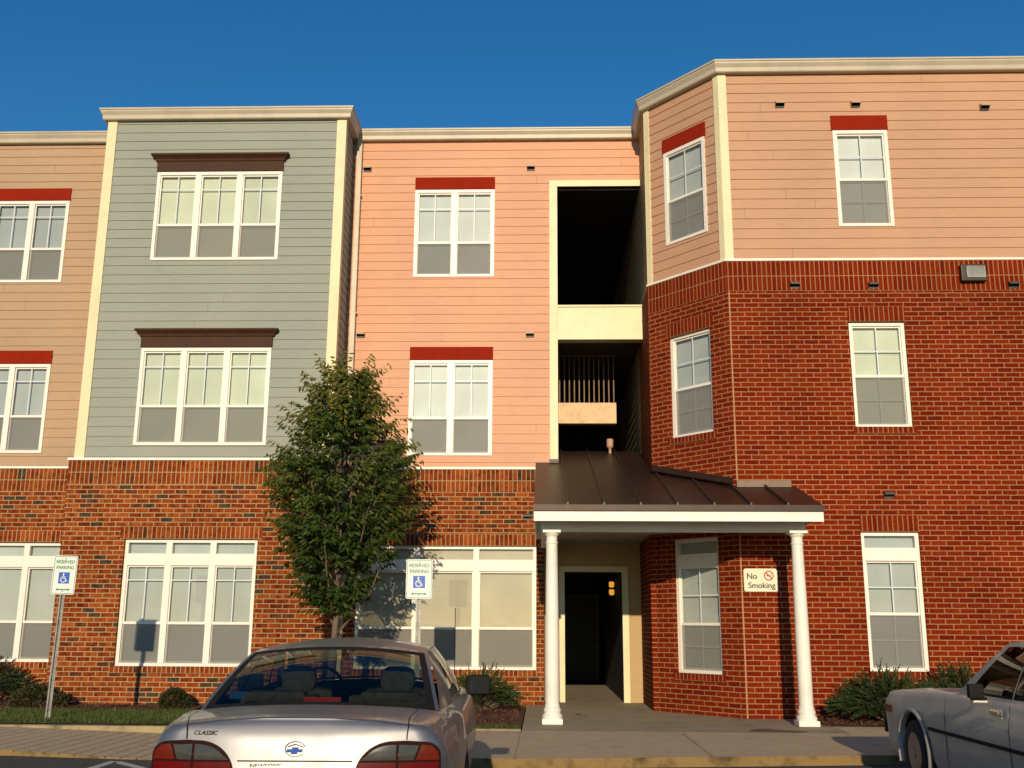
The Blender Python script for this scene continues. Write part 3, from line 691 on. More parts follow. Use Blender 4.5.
# ------------------------------------------------------------------ text helper
def text_mesh(txt, size, m, name, depth=.001, shear=0, sx=1, bold=0):
    """flat lettering in the local x-z plane, centred, facing -y"""
    cu = bpy.data.curves.new(name, 'FONT'); cu.body = txt; cu.size = size; cu.align_x = 'CENTER'; cu.align_y = 'CENTER'; cu.extrude = depth; cu.shear = shear
    o = bpy.data.objects.new('lettering_tmp', cu); col.objects.link(o); bpy.context.view_layer.update()
    me = bpy.data.meshes.new_from_object(o.evaluated_get(bpy.context.evaluated_depsgraph_get()))
    bpy.data.objects.remove(o); bpy.data.curves.remove(cu)
    if bold:      # heavier strokes: the same outlines again, each a hair to the side and behind
        bm = bmesh.new()
        for i, (dx, dy) in enumerate(((0, 0), (bold, 0), (-bold, 0), (0, bold*.7), (0, -bold*.7))):
            m2 = me.copy(); m2.transform(Matrix.Translation((dx, dy, -.0001*i))); bm.from_mesh(m2); bpy.data.meshes.remove(m2)
        bm.to_mesh(me); bm.free()
    me.transform(Matrix(((sx, 0, 0, 0), (0, 0, -1, 0), (0, 1, 0, 0), (0, 0, 0, 1)))); me.name = name
    me.materials.clear(); me.materials.append(m); return me
def rrect(w_, h_, r, n=5):
    P = []
    for cx, cz, a0 in ((w_/2-r, h_/2-r, 0), (-w_/2+r, h_/2-r, 90), (-w_/2+r, -h_/2+r, 180), (w_/2-r, -h_/2+r, 270)):
        for k in range(n+1):
            a = R_(a0+90*k/n); P.append((cx+r*math.cos(a), cz+r*math.sin(a)))
    return P
def ring2d(b, cx, cz, r0, r1, y, a0=0, a1=360, n=32, m=0):
    P = [[(cx+r*math.cos(R_(a0+(a1-a0)*k/n)), y, cz+r*math.sin(R_(a0+(a1-a0)*k/n))) for r in (r0, r1)] for k in range(n+1)]
    b.grid(P, m, False, flip=True)
# ------------------------------------------------------------------ accessible-parking signs
signW = mat('sign_white', (.72, .76, .70), .4, var=.05); signG = mat('sign_green', (.02, .22, .09), .5); signB = mat('sign_blue', (.012, .10, .52), .45); signBack = mat('sign_aluminium', (.5, .5, .5), .4, metal=.8)
def parking_sign(x, y, ztop, wd, ht, label, lean=0, zbase=.1):
    e = empty('parking_sign', label, 'sign', (x, y, zbase), 0, 'reserved parking signs'); e.rotation_euler = (0, lean, 0)
    zt = ztop-zbase; zc_ = zt-ht/2
    b = MB(); t = .0035
    for sx in (-1, 1):
        b.box(sx*.028-.010 if sx > 0 else -.038, .038 if sx > 0 else -.018, .012, .012+t, -.1, zt-.03)
        b.box(sx*.018-t/2, sx*.018+t/2, .012+t, .045, -.1, zt-.03)
    b.box(-.018, .018, .045, .045+t, -.1, zt-.03)
    for k in range(int((zt-.1)/.0508)):
        z = .05+k*.0508; b.box(-.0055, .0055, .0435, .0449, z, z+.011, 1)
    b.build('post', [galv, darkM], e)
    b = MB(); b.prism(rrect(wd, ht, .028), -.0, .004, 0); pl = b.build('plate', signW, e, (0, 0, zc_))
    b = MB(); o1, o2 = rrect(wd-.022, ht-.022, .022), rrect(wd-.036, ht-.036, .017)
    b.grid([[(p[0], -.0012, p[1]), (q_[0], -.0012, q_[1])] for p, q_ in zip(o1+o1[:1], o2+o2[:1])], 0, False, flip=True)
    b.build('border', signG, pl)
    obj('lettering', text_mesh('RESERVED', .075*wd/.40, signG, 'lettering', .0008, sx=.93, bold=.002), pl, (0, -.0012, ht*.335))
    obj('lettering', text_mesh('PARKING', .075*wd/.40, signG, 'lettering', .0008, sx=.93, bold=.002), pl, (0, -.0012, ht*.19))
    bs = wd*.46; zb_ = -ht*.075
    b = MB(); b.prism(rrect(bs, bs, .008), -.0012, .0, 0); sq = b.build('symbol_panel', signB, pl, (0, 0, zb_))
    b = MB(); k = bs/1.0; y_ = -.0028
    b.face([(k*(.0+.075*math.cos(a))-.06*k, y_, k*(.34+.075*math.sin(a))) for a in [2*math.pi*i/16 for i in range(16)]])
    def bar(p, q_, wd_):
        p, q_ = Vector((p[0]*k, y_-.0003, p[1]*k)), Vector((q_[0]*k, y_-.0003, q_[1]*k)); n = (q_-p).normalized().cross(Vector((0, 1, 0)))*wd_*k/2
        b.face([p-n, q_-n, q_+n, p+n])
    bar((-.07, .27), (-.05, -.07), .10); bar((-.06, .10), (.14, .10), .06); bar((-.09, -.05), (.17, -.05), .09); bar((.14, -.06), (.25, -.32), .09); bar((.22, -.31), (.33, -.27), .07)
    ring2d(b, -.04*k, -.14*k, .20*k, .27*k, y_-.0006, 110, 345)
    b.build('wheelchair_symbol', signW, sq)
    b = MB(); za = -ht*.375; aw = wd*.30
    b.box(-aw*.8, aw*.8, -.0016, -.0006, za-.008, za+.008)
    for s in (-1, 1): b.face([(s*aw*1.0, -.0014, za), (s*aw*.72, -.0014, za+.022), (s*aw*.72, -.0014, za-.022)][::-s])
    b.build('arrow', signG, pl)
    b = MB()
    for z in (.235, -.235):
        b.lathe([(.009, 0), (.009, -.004), (.006, -.006)], c=(0, -.0, z*ht/.56), axis='y', n=10)
    b.build('bolt', galv, pl)
    return e
parking_sign(-6.87, 14.80, 2.384, .345, .545, 'reserved parking sign on steel post in the grass before the sage bay', R_(1.1))
parking_sign(-1.81, 15.33, 2.385, .385, .57, 'reserved parking sign behind the silver sedan before the ground-floor triple window')
# ------------------------------------------------------------------ no-smoking sign
e = empty('smoking_sign', 'white no smoking notice on red brick beside the right porch column', 'sign', (3.365, YR-.034, 2.15))
ivory = mat('sign_ivory', (.74, .70, .52), .45, var=.03); ink = mat('sign_black', (.02, .02, .02), .5); sred = mat('sign_red', (.45, .03, .02), .5)
b = MB(); b.prism(rrect(.52, .35, .035), -.012, 0, 0); pl = b.build('plate', ivory, e)
o = obj('lettering', text_mesh('No', .125, ink, 'lettering', .0006, bold=.003), pl, (-.135, -.013, .055))
obj('lettering', text_mesh('Smoking', .122, ink, 'lettering', .0006, bold=.003), pl, (.01, -.013, -.085))
b = MB(); ring2d(b, .125, .068, .058, .076, -.014); b.face([(.125+dx, -.0143, .068+dz) for dx, dz in ((-.052, .038), (-.038, .052), (.052, -.038), (.038, -.052))][::-1]); b.build('prohibition_ring', sred, pl)
b = MB(); b.box(.085, .150, -.0136, -.0126, .060, .073); b.box(.153, .160, -.0136, -.0126, .060, .073)
b.tube([(.158, -.013, .078), (.150, -.013, .088), (.160, -.013, .100)], .003, 5); b.build('cigarette', ink, pl)
# ------------------------------------------------------------------ floodlight
e = empty('floodlight', 'dark box floodlight with glass lens high on the red brick', 'lamp', (7.06, YR-.036, 7.0))
b = MB(); b.prism([(-.215, -.03), (.20, -.03), (.20, .255), (-.215, .255)], -.10, 0); P = []
b.v = [(x*(1 if y > -.05 else .98), y, z) for x, y, z in b.v]
b.build('housing', mat('bronze_housing', (.045, .035, .028), .45, metal=.4), e, weld=True, bevel=.012)
b = MB(); b.face([(-.11, -.105, .04), (.165, -.105, .04), (.165, -.105, .205), (-.11, -.105, .205)]); b.build('lens', glass_mat('lamp_lens', (.8, .8, .78), rough=.15), e)
b = MB(); b.face([(-.12, -.1015, .03), (.175, -.1015, .03), (.175, -.1015, .215), (-.12, -.1015, .215)])
b.box(-.12, .175, -.112, -.1016, .207, .217); b.box(-.12, .175, -.112, -.1016, .028, .040)
b.build('reflector', mat('reflector_metal', (.42, .40, .34), .35, metal=.5, var=.15, scale=8), e)
# ------------------------------------------------------------------ wall lantern in the breezeway
e = empty('wall_lantern', 'small two-light amber wall lantern glowing in the dark breezeway', 'lamp', (1.455, 21.0, 2.02))
b = MB(); b.box(-.02, .0, -.05, .05, -.02, .34); b.box(-.12, -.02, -.012, .012, .15, .17); b.lathe([(.06, .150), (.06, .17)], (-.09, 0, 0), n=12); b.lathe([(.03, .30), (.058, .285)], (-.09, 0, 0), n=12); b.build('bracket', darkM, e)
gm = bpy.data.materials.new('amber_glass'); gm.use_nodes = True; pb = gm.node_tree.nodes['Principled BSDF']
pb.inputs['Base Color'].default_value = (.8, .4, .08, 1); pb.inputs['Emission Color'].default_value = (1, .42, .06, 1); pb.inputs['Emission Strength'].default_value = .75
for z0 in (.02, .17):
    b = MB(); b.lathe([(.03, z0), (.05, z0+.02), (.052, z0+.10), (.03, z0+.115)], (-.09, 0, 0), n=14); b.build('shade', gm, e)

# ------------------------------------------------------------------ plants
def leaf_cloud(name, L_, mtl, parent=None, loc=(0, 0, 0), fold=.25):
    """L_: (base, axis, side, length, width, tone); each leaf = two quads folded on the midrib"""
    n = len(L_); V = np.zeros((n*6, 3)); tone = np.zeros(n*6); F = []
    for i, (p, d, s, l, wd, t) in enumerate(L_):
        nrm = d.cross(s); m_ = p+d*l*.45; tip = p+d*l-nrm*(l*.10)
        a = m_+s*wd+nrm*wd*fold; c = m_-s*wd+nrm*wd*fold; q0 = p+d*l*.75
        a2 = q0+s*wd*.62+nrm*wd*fold*.5; c2 = q0-s*wd*.62+nrm*wd*fold*.5
        V[6*i:6*i+6] = (p, a, c, tip, a2, c2); tone[6*i:6*i+6] = t
        k = 6*i; F += [(k, k+1, k+4, k+3), (k, k+3, k+5, k+2)]
    me = bpy.data.meshes.new(name); me.from_pydata(V.tolist(), [], F); me.materials.append(mtl)
    at = me.attributes.new('tone', 'FLOAT', 'POINT'); at.data.foreach_set('value', tone)
    return obj(name, me, parent, loc)
bark = mat('tree_bark', (.14, .10, .065), .9, var=.3, scale=12, bump=.6, bscale=40, stretch=(1, 1, .3))
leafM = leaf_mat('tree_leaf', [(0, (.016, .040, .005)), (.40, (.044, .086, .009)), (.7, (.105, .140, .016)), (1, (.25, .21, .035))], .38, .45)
rt = random.Random(11)
tree = empty('street_tree', 'young leafy tree with a vase-shaped crown standing behind the silver sedan', 'tree', (-3.19, 16.2, .1))
ENV = [(1.45, .15), (1.8, .42), (2.3, .72), (2.8, .90), (3.3, 1.0), (3.75, 1.04), (4.05, .90), (4.4, .66), (4.75, .44), (5.1, .25), (5.4, .10)]
def env(z):
    if z <= ENV[0][0]: return ENV[0][1]
    for (a, ra), (c, rc) in zip(ENV, ENV[1:]):
        if z <= c: return ra+(rc-ra)*(z-a)/(c-a)
    return .12
tb = MB(); tb.tube([(-.02, 0, -.1), (-.03, .0, .5), (0, .0, 1.0), (.02, .01, 1.6), (0, .03, 2.6), (-.05, .0, 3.8), (.0, 0, 5.0)], [.085, .068, .062, .056, .045, .028, .010], 10)
limbs = []
for k in range(34):
    z0 = 1.15+(k/34)**.9*3.2; a = k*2.399+rt.uniform(-.3, .3)
    z1 = min(5.35, z0+rt.uniform(.9, 1.6)+.2); r1 = env(z1)*rt.uniform(.75, 1.02)
    p0 = Vector((0, 0, z0)); p3 = Vector((math.cos(a)*r1, math.sin(a)*r1, z1))
    pm = p0.lerp(p3, .5)+Vector((math.cos(a), math.sin(a), 0))*r1*.12+Vector((0, 0, -.08))
    pts = [p0, p0.lerp(pm, .55), pm, pm.lerp(p3, .55)+Vector((0, 0, .03)), p3]; limbs.append(pts)
    tb.tube(pts, [.022, .018, .013, .009, .004], 6)
tb.build('trunk', bark, tree)
LV = []; tw = MB()
def twig(p, d, ln, nl, size, tone):
    d = d.normalized(); pts = []
    for k in range(5):
        t = k/4; pts.append(p+d*ln*t+Vector((0, 0, -.12*ln*t*t)))
    tw.tube(pts, [.003, .0025, .002, .0015, .001], 4)
    for k in range(nl):
        t = (k+.6)/nl; i = min(3, int(t*4)); q_ = pts[i].lerp(pts[i+1], t*4-i)
        side = d.cross(Vector((0, 0, 1))); side = side.normalized() if side.length > .05 else Vector((1, 0, 0))
        sg = 1 if k % 2 else -1
        ax = (side*sg*rt.uniform(.6, 1.0)+d*rt.uniform(.3, .9)+Vector((0, 0, rt.uniform(-1.5, -.35)))).normalized()
        sd_ = ax.cross(Vector((rt.uniform(-.7, .7), -1+rt.uniform(-.6, .6), rt.uniform(-.2, .8)))).normalized()
        LV.append((q_, ax, sd_, size*rt.uniform(.7, 1.2), size*rt.uniform(.12, .17), min(1, max(0, tone+rt.uniform(-.22, .22)))))
for i in range(1080):
    z = rt.choice([rt.uniform(1.5, 5.3), rt.uniform(2.2, 4.8)]); a = rt.uniform(0, 6.283); f = rt.random()**.45; r = env(z)*f*.92
    # cluster into uneven clumps so that gaps stay open towards the outline
    if f > .75 and (math.sin(a*5+z*3.1)+math.sin(a*3-z*4.3)) < -.35: continue
    p = Vector((math.cos(a)*r, math.sin(a)*r, z)); d = Vector((math.cos(a+rt.uniform(-.6, .6)), math.sin(a+rt.uniform(-.6, .6)), rt.uniform(.0, .9)))
    twig(p, d, rt.uniform(.22, .42), rt.randint(10, 15), .125, .20+.16*(z-3)/2+.26*f)  # paler to top and outline: yellow tips, plus sunlit brightness put into the tone
for i in range(150):      # long leading shoots that break the outline
    z = rt.uniform(2.6, 5.2); a = rt.uniform(0, 6.283); r = env(z)*.78
    p = Vector((math.cos(a)*r, math.sin(a)*r, z)); d = Vector((math.cos(a)*rt.uniform(.5, 1), math.sin(a)*rt.uniform(.5, 1), rt.uniform(.25, .9)))
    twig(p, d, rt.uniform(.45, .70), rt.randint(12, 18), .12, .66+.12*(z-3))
for i in range(30):
    a = rt.uniform(0, 6.283); r = rt.uniform(.05, .55); p = Vector((math.cos(a)*r, math.sin(a)*r, rt.uniform(4.3, 4.95)))
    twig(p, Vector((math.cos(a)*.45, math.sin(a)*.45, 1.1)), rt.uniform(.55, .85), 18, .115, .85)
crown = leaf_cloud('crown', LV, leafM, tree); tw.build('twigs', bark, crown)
junM = leaf_mat('juniper_needle', [(0, (.012, .028, .008)), (.5, (.030, .055, .012)), (.85, (.062, .092, .018)), (1, (.11, .12, .028))], .15, .6)
boxM = leaf_mat('boxwood_leaf', [(0, (.018, .026, .006)), (.5, (.040, .046, .012)), (1, (.085, .078, .022))], .2, .5)
def juniper(x, y, rx, ry, h, n, label, seed, tone=.35, up=.55):
    r = random.Random(seed); e = empty('juniper_shrub', label, 'shrub', (x, y, .1), 0, 'juniper shrubs along the wall')
    st = MB(); NL = []
    for i in range(int(n*2.2)):
        a = r.uniform(0, 6.283); rr = r.random()**.5
        tx, ty = math.cos(a)*rx*rr, math.sin(a)*ry*rr; tz = h*(1-.62*rr**1.6)*r.uniform(.35, 1.0)
        p0 = Vector((tx*.10, ty*.10, tz*.25)); p3 = Vector((tx, ty, tz)); pm = p0.lerp(p3, .5)+Vector((0, 0, .06*h))
        if i % 9 == 0: st.tube([p0*.2, pm, p3], [.010, .006, .002], 5)
        d = (p3-pm).normalized(); d = (d+Vector((r.uniform(-.3, .3), r.uniform(-.3, .3), -.18))).normalized(); ln = r.uniform(.14, .30)
        q0 = p3-d*ln*.6
        for k in range(20):
            t = k/19; q_ = q0+d*ln*t
            sx_ = Vector((r.uniform(-1, 1), r.uniform(-1, 1), r.uniform(-.5, .8)))*(.75*(1-.5*t))
            ax = (d+sx_).normalized(); sd_ = ax.cross(Vector((r.uniform(-1, 1), r.uniform(-1, 1), r.uniform(-1, 1)))).normalized()
            NL.append((q_, ax, sd_, r.uniform(.035, .075)*(1.15-.5*t), .0075, min(1, max(0, tone+.35*t+r.uniform(-.2, .2)))))
    st.build('stem', bark, e); leaf_cloud('foliage', NL, junM, e)
def mound(x, y, rr, h, label, seed):
    r = random.Random(seed); e = empty('boxwood_shrub', label, 'shrub', (x, y, .1), 0, 'low rounded shrubs along the wall')
    st = MB(); NL = []
    for i in range(900):
        a = r.uniform(0, 6.283); c = r.random(); s = math.sqrt(1-c*c); k = r.uniform(.62, 1.0)**.6
        q_ = Vector((math.cos(a)*s*rr*k, math.sin(a)*s*rr*k, c*h*k+.02)); n_ = Vector((math.cos(a)*s, math.sin(a)*s, c))
        if i % 30 == 0: st.tube([(0, 0, 0), q_*.5, q_], [.008, .005, .002], 5)
        for j in range(3):
            ax = (n_+Vector((r.uniform(-1, 1), r.uniform(-1, 1), r.uniform(-1, 1)))*.8).normalized(); sd_ = ax.cross(Vector((r.uniform(-1, 1), r.uniform(-1, 1), r.uniform(-1, 1)))).normalized()
            NL.append((q_, ax, sd_, r.uniform(.03, .055), .011, r.random()*.8+.1))
    st.build('stem', bark, e); leaf_cloud('foliage', NL, boxM, e)
juniper(-9.75, 17.9, 1.0, .7, 1.0, 260, 'big dark juniper under the far-left ground-floor window', 1, .15)
juniper(-.98, 17.3, .62, .5, .72, 170, 'bright green juniper beside the left porch column behind the sedan mirror', 2, .45)
juniper(5.0, 15.75, .85, .5, .80, 320, 'spreading juniper below the right ground-floor window, nearer the porch', 3, .3)
juniper(6.15, 15.8, .98, .5, .86, 360, 'juniper rising behind the hood of the grey boxy car', 4, .3)
juniper(7.6, 15.8, .9, .5, .75, 200, 'juniper hidden mostly behind the windshield of the grey boxy car', 8, .3)
mound(-8.15, 17.2, .46, .34, 'low mounded shrub at the corner of the sage bay behind the sign post', 5)
mound(-5.95, 17.25, .25, .30, 'small round shrub under the sage bay window left of the sedan', 6)
# ------------------------------------------------------------------ cars
def paint_mat(name, c, metal, rough, coat):
    m, t, b, N, L = nt(name)
    tc = N.new('ShaderNodeTexCoord'); n = N.new('ShaderNodeTexNoise'); n.inputs['Scale'].default_value = 2.5; n.inputs['Detail'].default_value = 6; L.new(tc.outputs['Object'], n.inputs[0])
    r = ramp(N, [(.3, tuple(x*.86 for x in c)), (.6, c)]); L.new(n.outputs[0], r.inputs[0]); L.new(r.outputs[0], b.inputs['Base Color'])
    rr = ramp(N, [(.3, (rough*1.35,)*3), (.65, (rough,)*3)]); L.new(n.outputs[0], rr.inputs[0]); L.new(rr.outputs[0], b.inputs['Roughness'])
    b.inputs['Metallic'].default_value = metal; b.inputs['Coat Weight'].default_value = coat; b.inputs['Coat Roughness'].default_value = .06
    return m
silver = paint_mat('silver_paint', (.248, .252, .26), .8, .40, .4)
greyP = paint_mat('aged_grey_paint', (.46, .425, .365), .08, .45, .25)
housingM = mat('lamp_housing', (.022, .004, .004), .6, spec=.08)
rubber = mat('black_rubber', (.012, .012, .012), .7, var=.2, spec=.15)
tyreM = mat('tyre_rubber', (.02, .02, .02), .85, var=.3, scale=20)
chrome = mat('chrome', (.65, .65, .63), .15, metal=1, var=.05)
cabin = mat('cabin_trim', (.040, .036, .026), .95, spec=.08, var=.2)
seatM = mat('seat_cloth', (.085, .080, .058), .95, spec=.08, var=.2, scale=20)
carGlass = glass_mat('car_glass', (.44, .48, .42), 1.28)
rimM = mat('wheel_cover', (.22, .22, .22), .35, metal=.5, var=.2)
lensR = mat('red_lens', (.11, .002, .003), .18, var=.1, coat=.25, spec=.3); lensA = mat('amber_lens', (.12, .011, .003), .18, var=.1, coat=.25, spec=.3); lensC = mat('smoke_lens', (.050, .046, .040), .15, var=.15, coat=.2, spec=.4)
def itp(K, x):
    if x <= K[0][0]: return K[0][1]
    for (a, va), (c, vc) in zip(K, K[1:]):
        if x <= c:
            t = (x-a)/(c-a); t2 = t*t*(3-2*t)*.5+t*.5; return va+(vc-va)*t2
    return K[-1][1]
def make_wheel(parent, x, y, r, wd, side, cover='cap'):
    b = MB(); h = wd/2
    b.lathe([(r*.62, -h), (r*.86, -h*1.02), (r*.97, -h*.82), (r, -h*.5), (r, h*.5), (r*.97, h*.82), (r*.86, h*1.02), (r*.62, h)], axis='x', n=36, caps=False)
    wv = b.build('wheel', tyreM, parent, (x, y, r))
    b = MB(); s = side
    b.lathe([(r*.64, s*h*.96), (r*.60, s*h*.90), (r*.52, s*h*.72), (r*.30, s*h*.80), (r*.16, s*h*.98), (r*.0+.001, s*h*1.0)], axis='x', n=32)
    for k in range(14):
        a = 2*math.pi*k/14; c_, s_ = math.cos(a), math.sin(a)
        b.box(min(s*h*.70, s*h*.84), max(s*h*.70, s*h*.84), r*.47*c_-.012, r*.47*c_+.012, r*.47*s_-.012, r*.47*s_+.012)
    b.build('rim', rimM, wv)
def car_shell(root, P, paint):
    """lofted lower body, one mesh; P holds the profile curves (y = 0 rear, y = L nose)"""
    L_ = P['L']; b = MB()
    ss = sorted(set([0, .04, .10, .2, .35, L_-.35, L_-.2, L_-.1, L_-.04, L_]+[i*.11 for i in range(int(L_/.11)+1)]))
    rows = []
    for s in ss:
        W, zb, zc_, zl = itp(P['W'], s), itp(P['belt'], s), itp(P['deck'], s), P['sill']
        for wy in P['axles']:
            dd = abs(s-wy); ra = P['arch']
            if dd < ra: zl = max(zl, P['wr']+math.sqrt(ra*ra-dd*dd)*P.get('archk', 1))
        pr = []
        for fx, z in P['side'](W, zb, zl): pr.append((fx, max(z, zl)))
        for f in (.93, .86, .6, .3, 0):
            xx = P['sh']*W*f/.93; zz = zb+(zc_-zb)*(1-(f/.95)**P.get('crown', 2.2)) if f < .93 else zb+.004
            pr.append((xx, zz))
        row = [(x, s, z) for x, z in pr]; rows.append(row)
    n = len(rows[0]); ns = n-5
    c0, c1 = P['cab']
    blk = P.get('dark')
    for sgn in (1, -1):
        R = [[(sgn*x, y, z) for x, y, z in r] for r in rows]
        def tst(i, j):
            ym = (rows[i][j][1]+rows[i+1][j][1])/2
            if j >= ns and c0 < ym < c1: return None
            if blk and blk(ym, (rows[i][j][2]+rows[i][j+1][2])/2, j): return 1
            return 0
        b.grid(R, 0, True, flip=sgn < 0, test=tst)
    # end caps follow a bulged face
    for end, i0, sg in ((0, 0, -1), (1, -1, 1)):
        r = rows[i0]; K = 16; G = []
        f = P['cap'][end]
        for x, y, z in r:
            G.append([(x*(1-2*k/K), y+sg*f((1-2*k/K), z), z) for k in range(K+1)])
        b.grid(G[:ns+1], 0, True, flip=(sg < 0), test=(lambda i, j, e=end: P['captest'](e, G[i][j][0], G[i][j][2])) if 'captest' in P else None)
        b.grid(G[ns:], 0, True, flip=(sg < 0))
        # shift loft edge onto the cap edge is unnecessary: f(+-1, z) = 0
    o = b.build('body', [paint, rubber], root, weld=True)
    return o
def patch(B, T, nu, nv, bulge=(0, 0, 0), pw=2):
    """surface between bottom polyline B(u) and top polyline T(u)"""
    G = []; bu = Vector(bulge)
    for j in range(nv+1):
        v = j/nv; row = []
        for i in range(nu+1):
            u = i/nu; p, q_ = Vector(B(u)), Vector(T(u)); row.append(p.lerp(q_, v)+bu*(4*v*(1-v))*(1-.0*u))
        G.append(row)
    return G
darkGlass = glass_mat('dark_car_glass', (.16, .17, .16), 1.4)
def greenhouse(root, P, paint, glass=None):
    g = P['gh']; shell = MB(); panes = {}
    def arc(xw, y, yb, z, zb_): return lambda u: ((2*u-1)*xw, y-yb*(1-(2*u-1)**2), z+zb_*(1-(2*u-1)**2))
    def put(G, ulim, blk, key, flip=False):
        nv, nu = len(G)-1, len(G[0])-1
        def cls(i, j):
            u, v = (j+.5)/nu, (i+.5)/nv
            for k, (u0, u1, v0, v1) in enumerate(ulim):
                if u0 < u < u1 and v0 < v < v1: return 10+k
            for u0, u1, v0, v1 in ulim:
                if u0-blk[0] < u < u1+blk[0] and v0-blk[1] < v < v1+blk[1]: return 1
            return 0
        shell.grid(G, 0, True, flip=flip, test=lambda i, j: None if cls(i, j) >= 10 else cls(i, j))
        for k in range(len(ulim)):
            pm = MB(); pm.grid(G, 0, True, flip=flip, test=lambda i, j: 0 if cls(i, j) == 10+k else None)
            if pm.v:
                nm = key; pm.build(nm, glass or carGlass, root, weld=True)
    rb, rtp, wt, wb = g['rear_base'], g['rear_top'], g['wind_top'], g['wind_base']
    put(patch(arc(*rb), arc(*rtp), 60, 40, (0, -.03, .015)), [g['rear_glass']], (.035, .06), 'rear_window')
    # roof
    G = []
    for j in range(13):
        v = j/12; row = []
        for i in range(25):
            u = i/24; p, q_ = Vector(arc(*rtp)(u)), Vector(arc(*wt)(u)); p = p.lerp(q_, v); p.z += g['crown']*4*v*(1-v)*(.55+.45*(1-(2*u-1)**2)); row.append(p)
        G.append(row)
    shell.grid(G, 0, True)
    put(patch(arc(*wb), arc(*wt), 48, 32, (0, .02, .012)), [(.05, .95, .07, .95)], (.02, .04), 'windscreen', True)
    for sgn in (1, -1):
        e0, e1 = Vector((sgn*rb[0], rb[1], rb[3])), Vector((sgn*wb[0], wb[1], wb[3])); t0, t1 = Vector((sgn*rtp[0], rtp[1], rtp[3])), Vector((sgn*wt[0], wt[1], wt[3]))
        def Bf(u):
            p = e0.lerp(e1, u); p.x += sgn*g['belt_bow']*4*u*(1-u); p.z += g.get('belt_z', 0)*4*u*(1-u); return p
        def Tf(u):
            p = t0.lerp(t1, u); p.x += sgn*.01*4*u*(1-u); p.z += (g['crown']*.55)*4*u*(1-u); return p
        sk = g.get('skirt', .80); Gs = []
        for i in range(41):
            p = Bf(i/40); Gs.append([p, Vector((sgn*max(abs(p.x)+.004, sk), p.y, p.z-.03))])
        shell.grid(Gs, 0, True, flip=sgn < 0)
        put(patch(Bf, Tf, 100, 24, (sgn*.02, 0, .0)), g['side_glass'], (.007, .035), 'side_window', sgn > 0)
    o = shell.build('greenhouse', [paint, rubber], root, weld=True)
    return o
def seat(b, x, y, zb_, w_, back=1.08, head=True):
    P = []
    def rb_(x0, x1, y0, y1, z0, z1, tilt=0):
        n = len(b.v); b.box(x0, x1, y0, y1, z0, z1)
        for i in range(n, n+8):
            v = b.v[i]; b.v[i] = (v[0], v[1]-tilt*(v[2]-z0), v[2])
    rb_(x-w_/2, x+w_/2, y-.02, y+.12, zb_, back, .22)
    rb_(x-w_/2, x+w_/2, y+.1, y+.55, zb_, zb_+.14)
    if head:
        h0 = len(b.v); b.prism([(x+px, back+.065+pz) for px, pz in rrect(.255, .19, .075)], y-.16, y-.06)
        b.prism([(x+px, back-.20+pz) for px, pz in rrect(w_+.02, .42, .13)], y-.13, y-.02)
mirG = mat('mirror_glass', (.06, .065, .07), .08, metal=.9)
# ---- silver sedan (rear towards the camera)
CX, CY, CR = -1.345, 5.93, R_(2.4)
sed = empty('sedan_car', 'silver four-door sedan parked facing the building, seen from behind', 'car', (CX, CY, 0), CR)
def side_s(W, zb, zl):
    return [(W*.92, zl), (W*.975, .34), (W*1.0, .50), (W*1.0, .62), (W*.985, .74), (W*.96, zb-.075), (W*.925, zb-.028)]
def capr(u, z):
    base = itp([(.2, .0), (.3, .10), (.45, .13), (.58, .13), (.62, .085), (.66, .07), (.75, .065), (.85, .05), (.915, .02), (.94, .0)], z)
    return base*(1-abs(u)**3.2)
def capf(u, z): return itp([(.2, .05), (.45, .12), (.6, .12), (.75, .0)], z)*(1-abs(u)**2.5)
PS = dict(L=4.82, W=[(0, .785), (.05, .81), (.15, .838), (.5, .88), (1.2, .905), (3.6, .905), (4.3, .85), (4.65, .78), (4.82, .66)],
    belt=[(0, .90), (.5, .925), (1.0, .935), (3.2, .93), (3.9, .86), (4.5, .74), (4.82, .62)],
    deck=[(0, .945), (.10, .962), (.6, .975), (3.4, .99), (4.0, .92), (4.6, .80), (4.82, .66)],
    sill=.20, axles=(1.02, 3.73), arch=.365, wr=.30, side=side_s, sh=.87, cab=(.62, 3.42), cap=(capr, capf))
body = car_shell(sed, PS, silver)
PS['gh'] = dict(rear_base=(.735, .70, .12, .935, .035), rear_top=(.605, 1.42, .06, 1.255, .045), wind_top=(.59, 2.62, -.07, 1.27, .045), wind_base=(.75, 3.40, -.20, .935, .05), crown=.045,
    rear_glass=(.055, .945, .045, .93), side_glass=[(.255, .455, .10, .90), (.475, .50, .0, .0), (.49, .80, .10, .90), (.815, .90, .12, .55)], belt_bow=.06, skirt=.815)
greenhouse(sed, PS, silver)
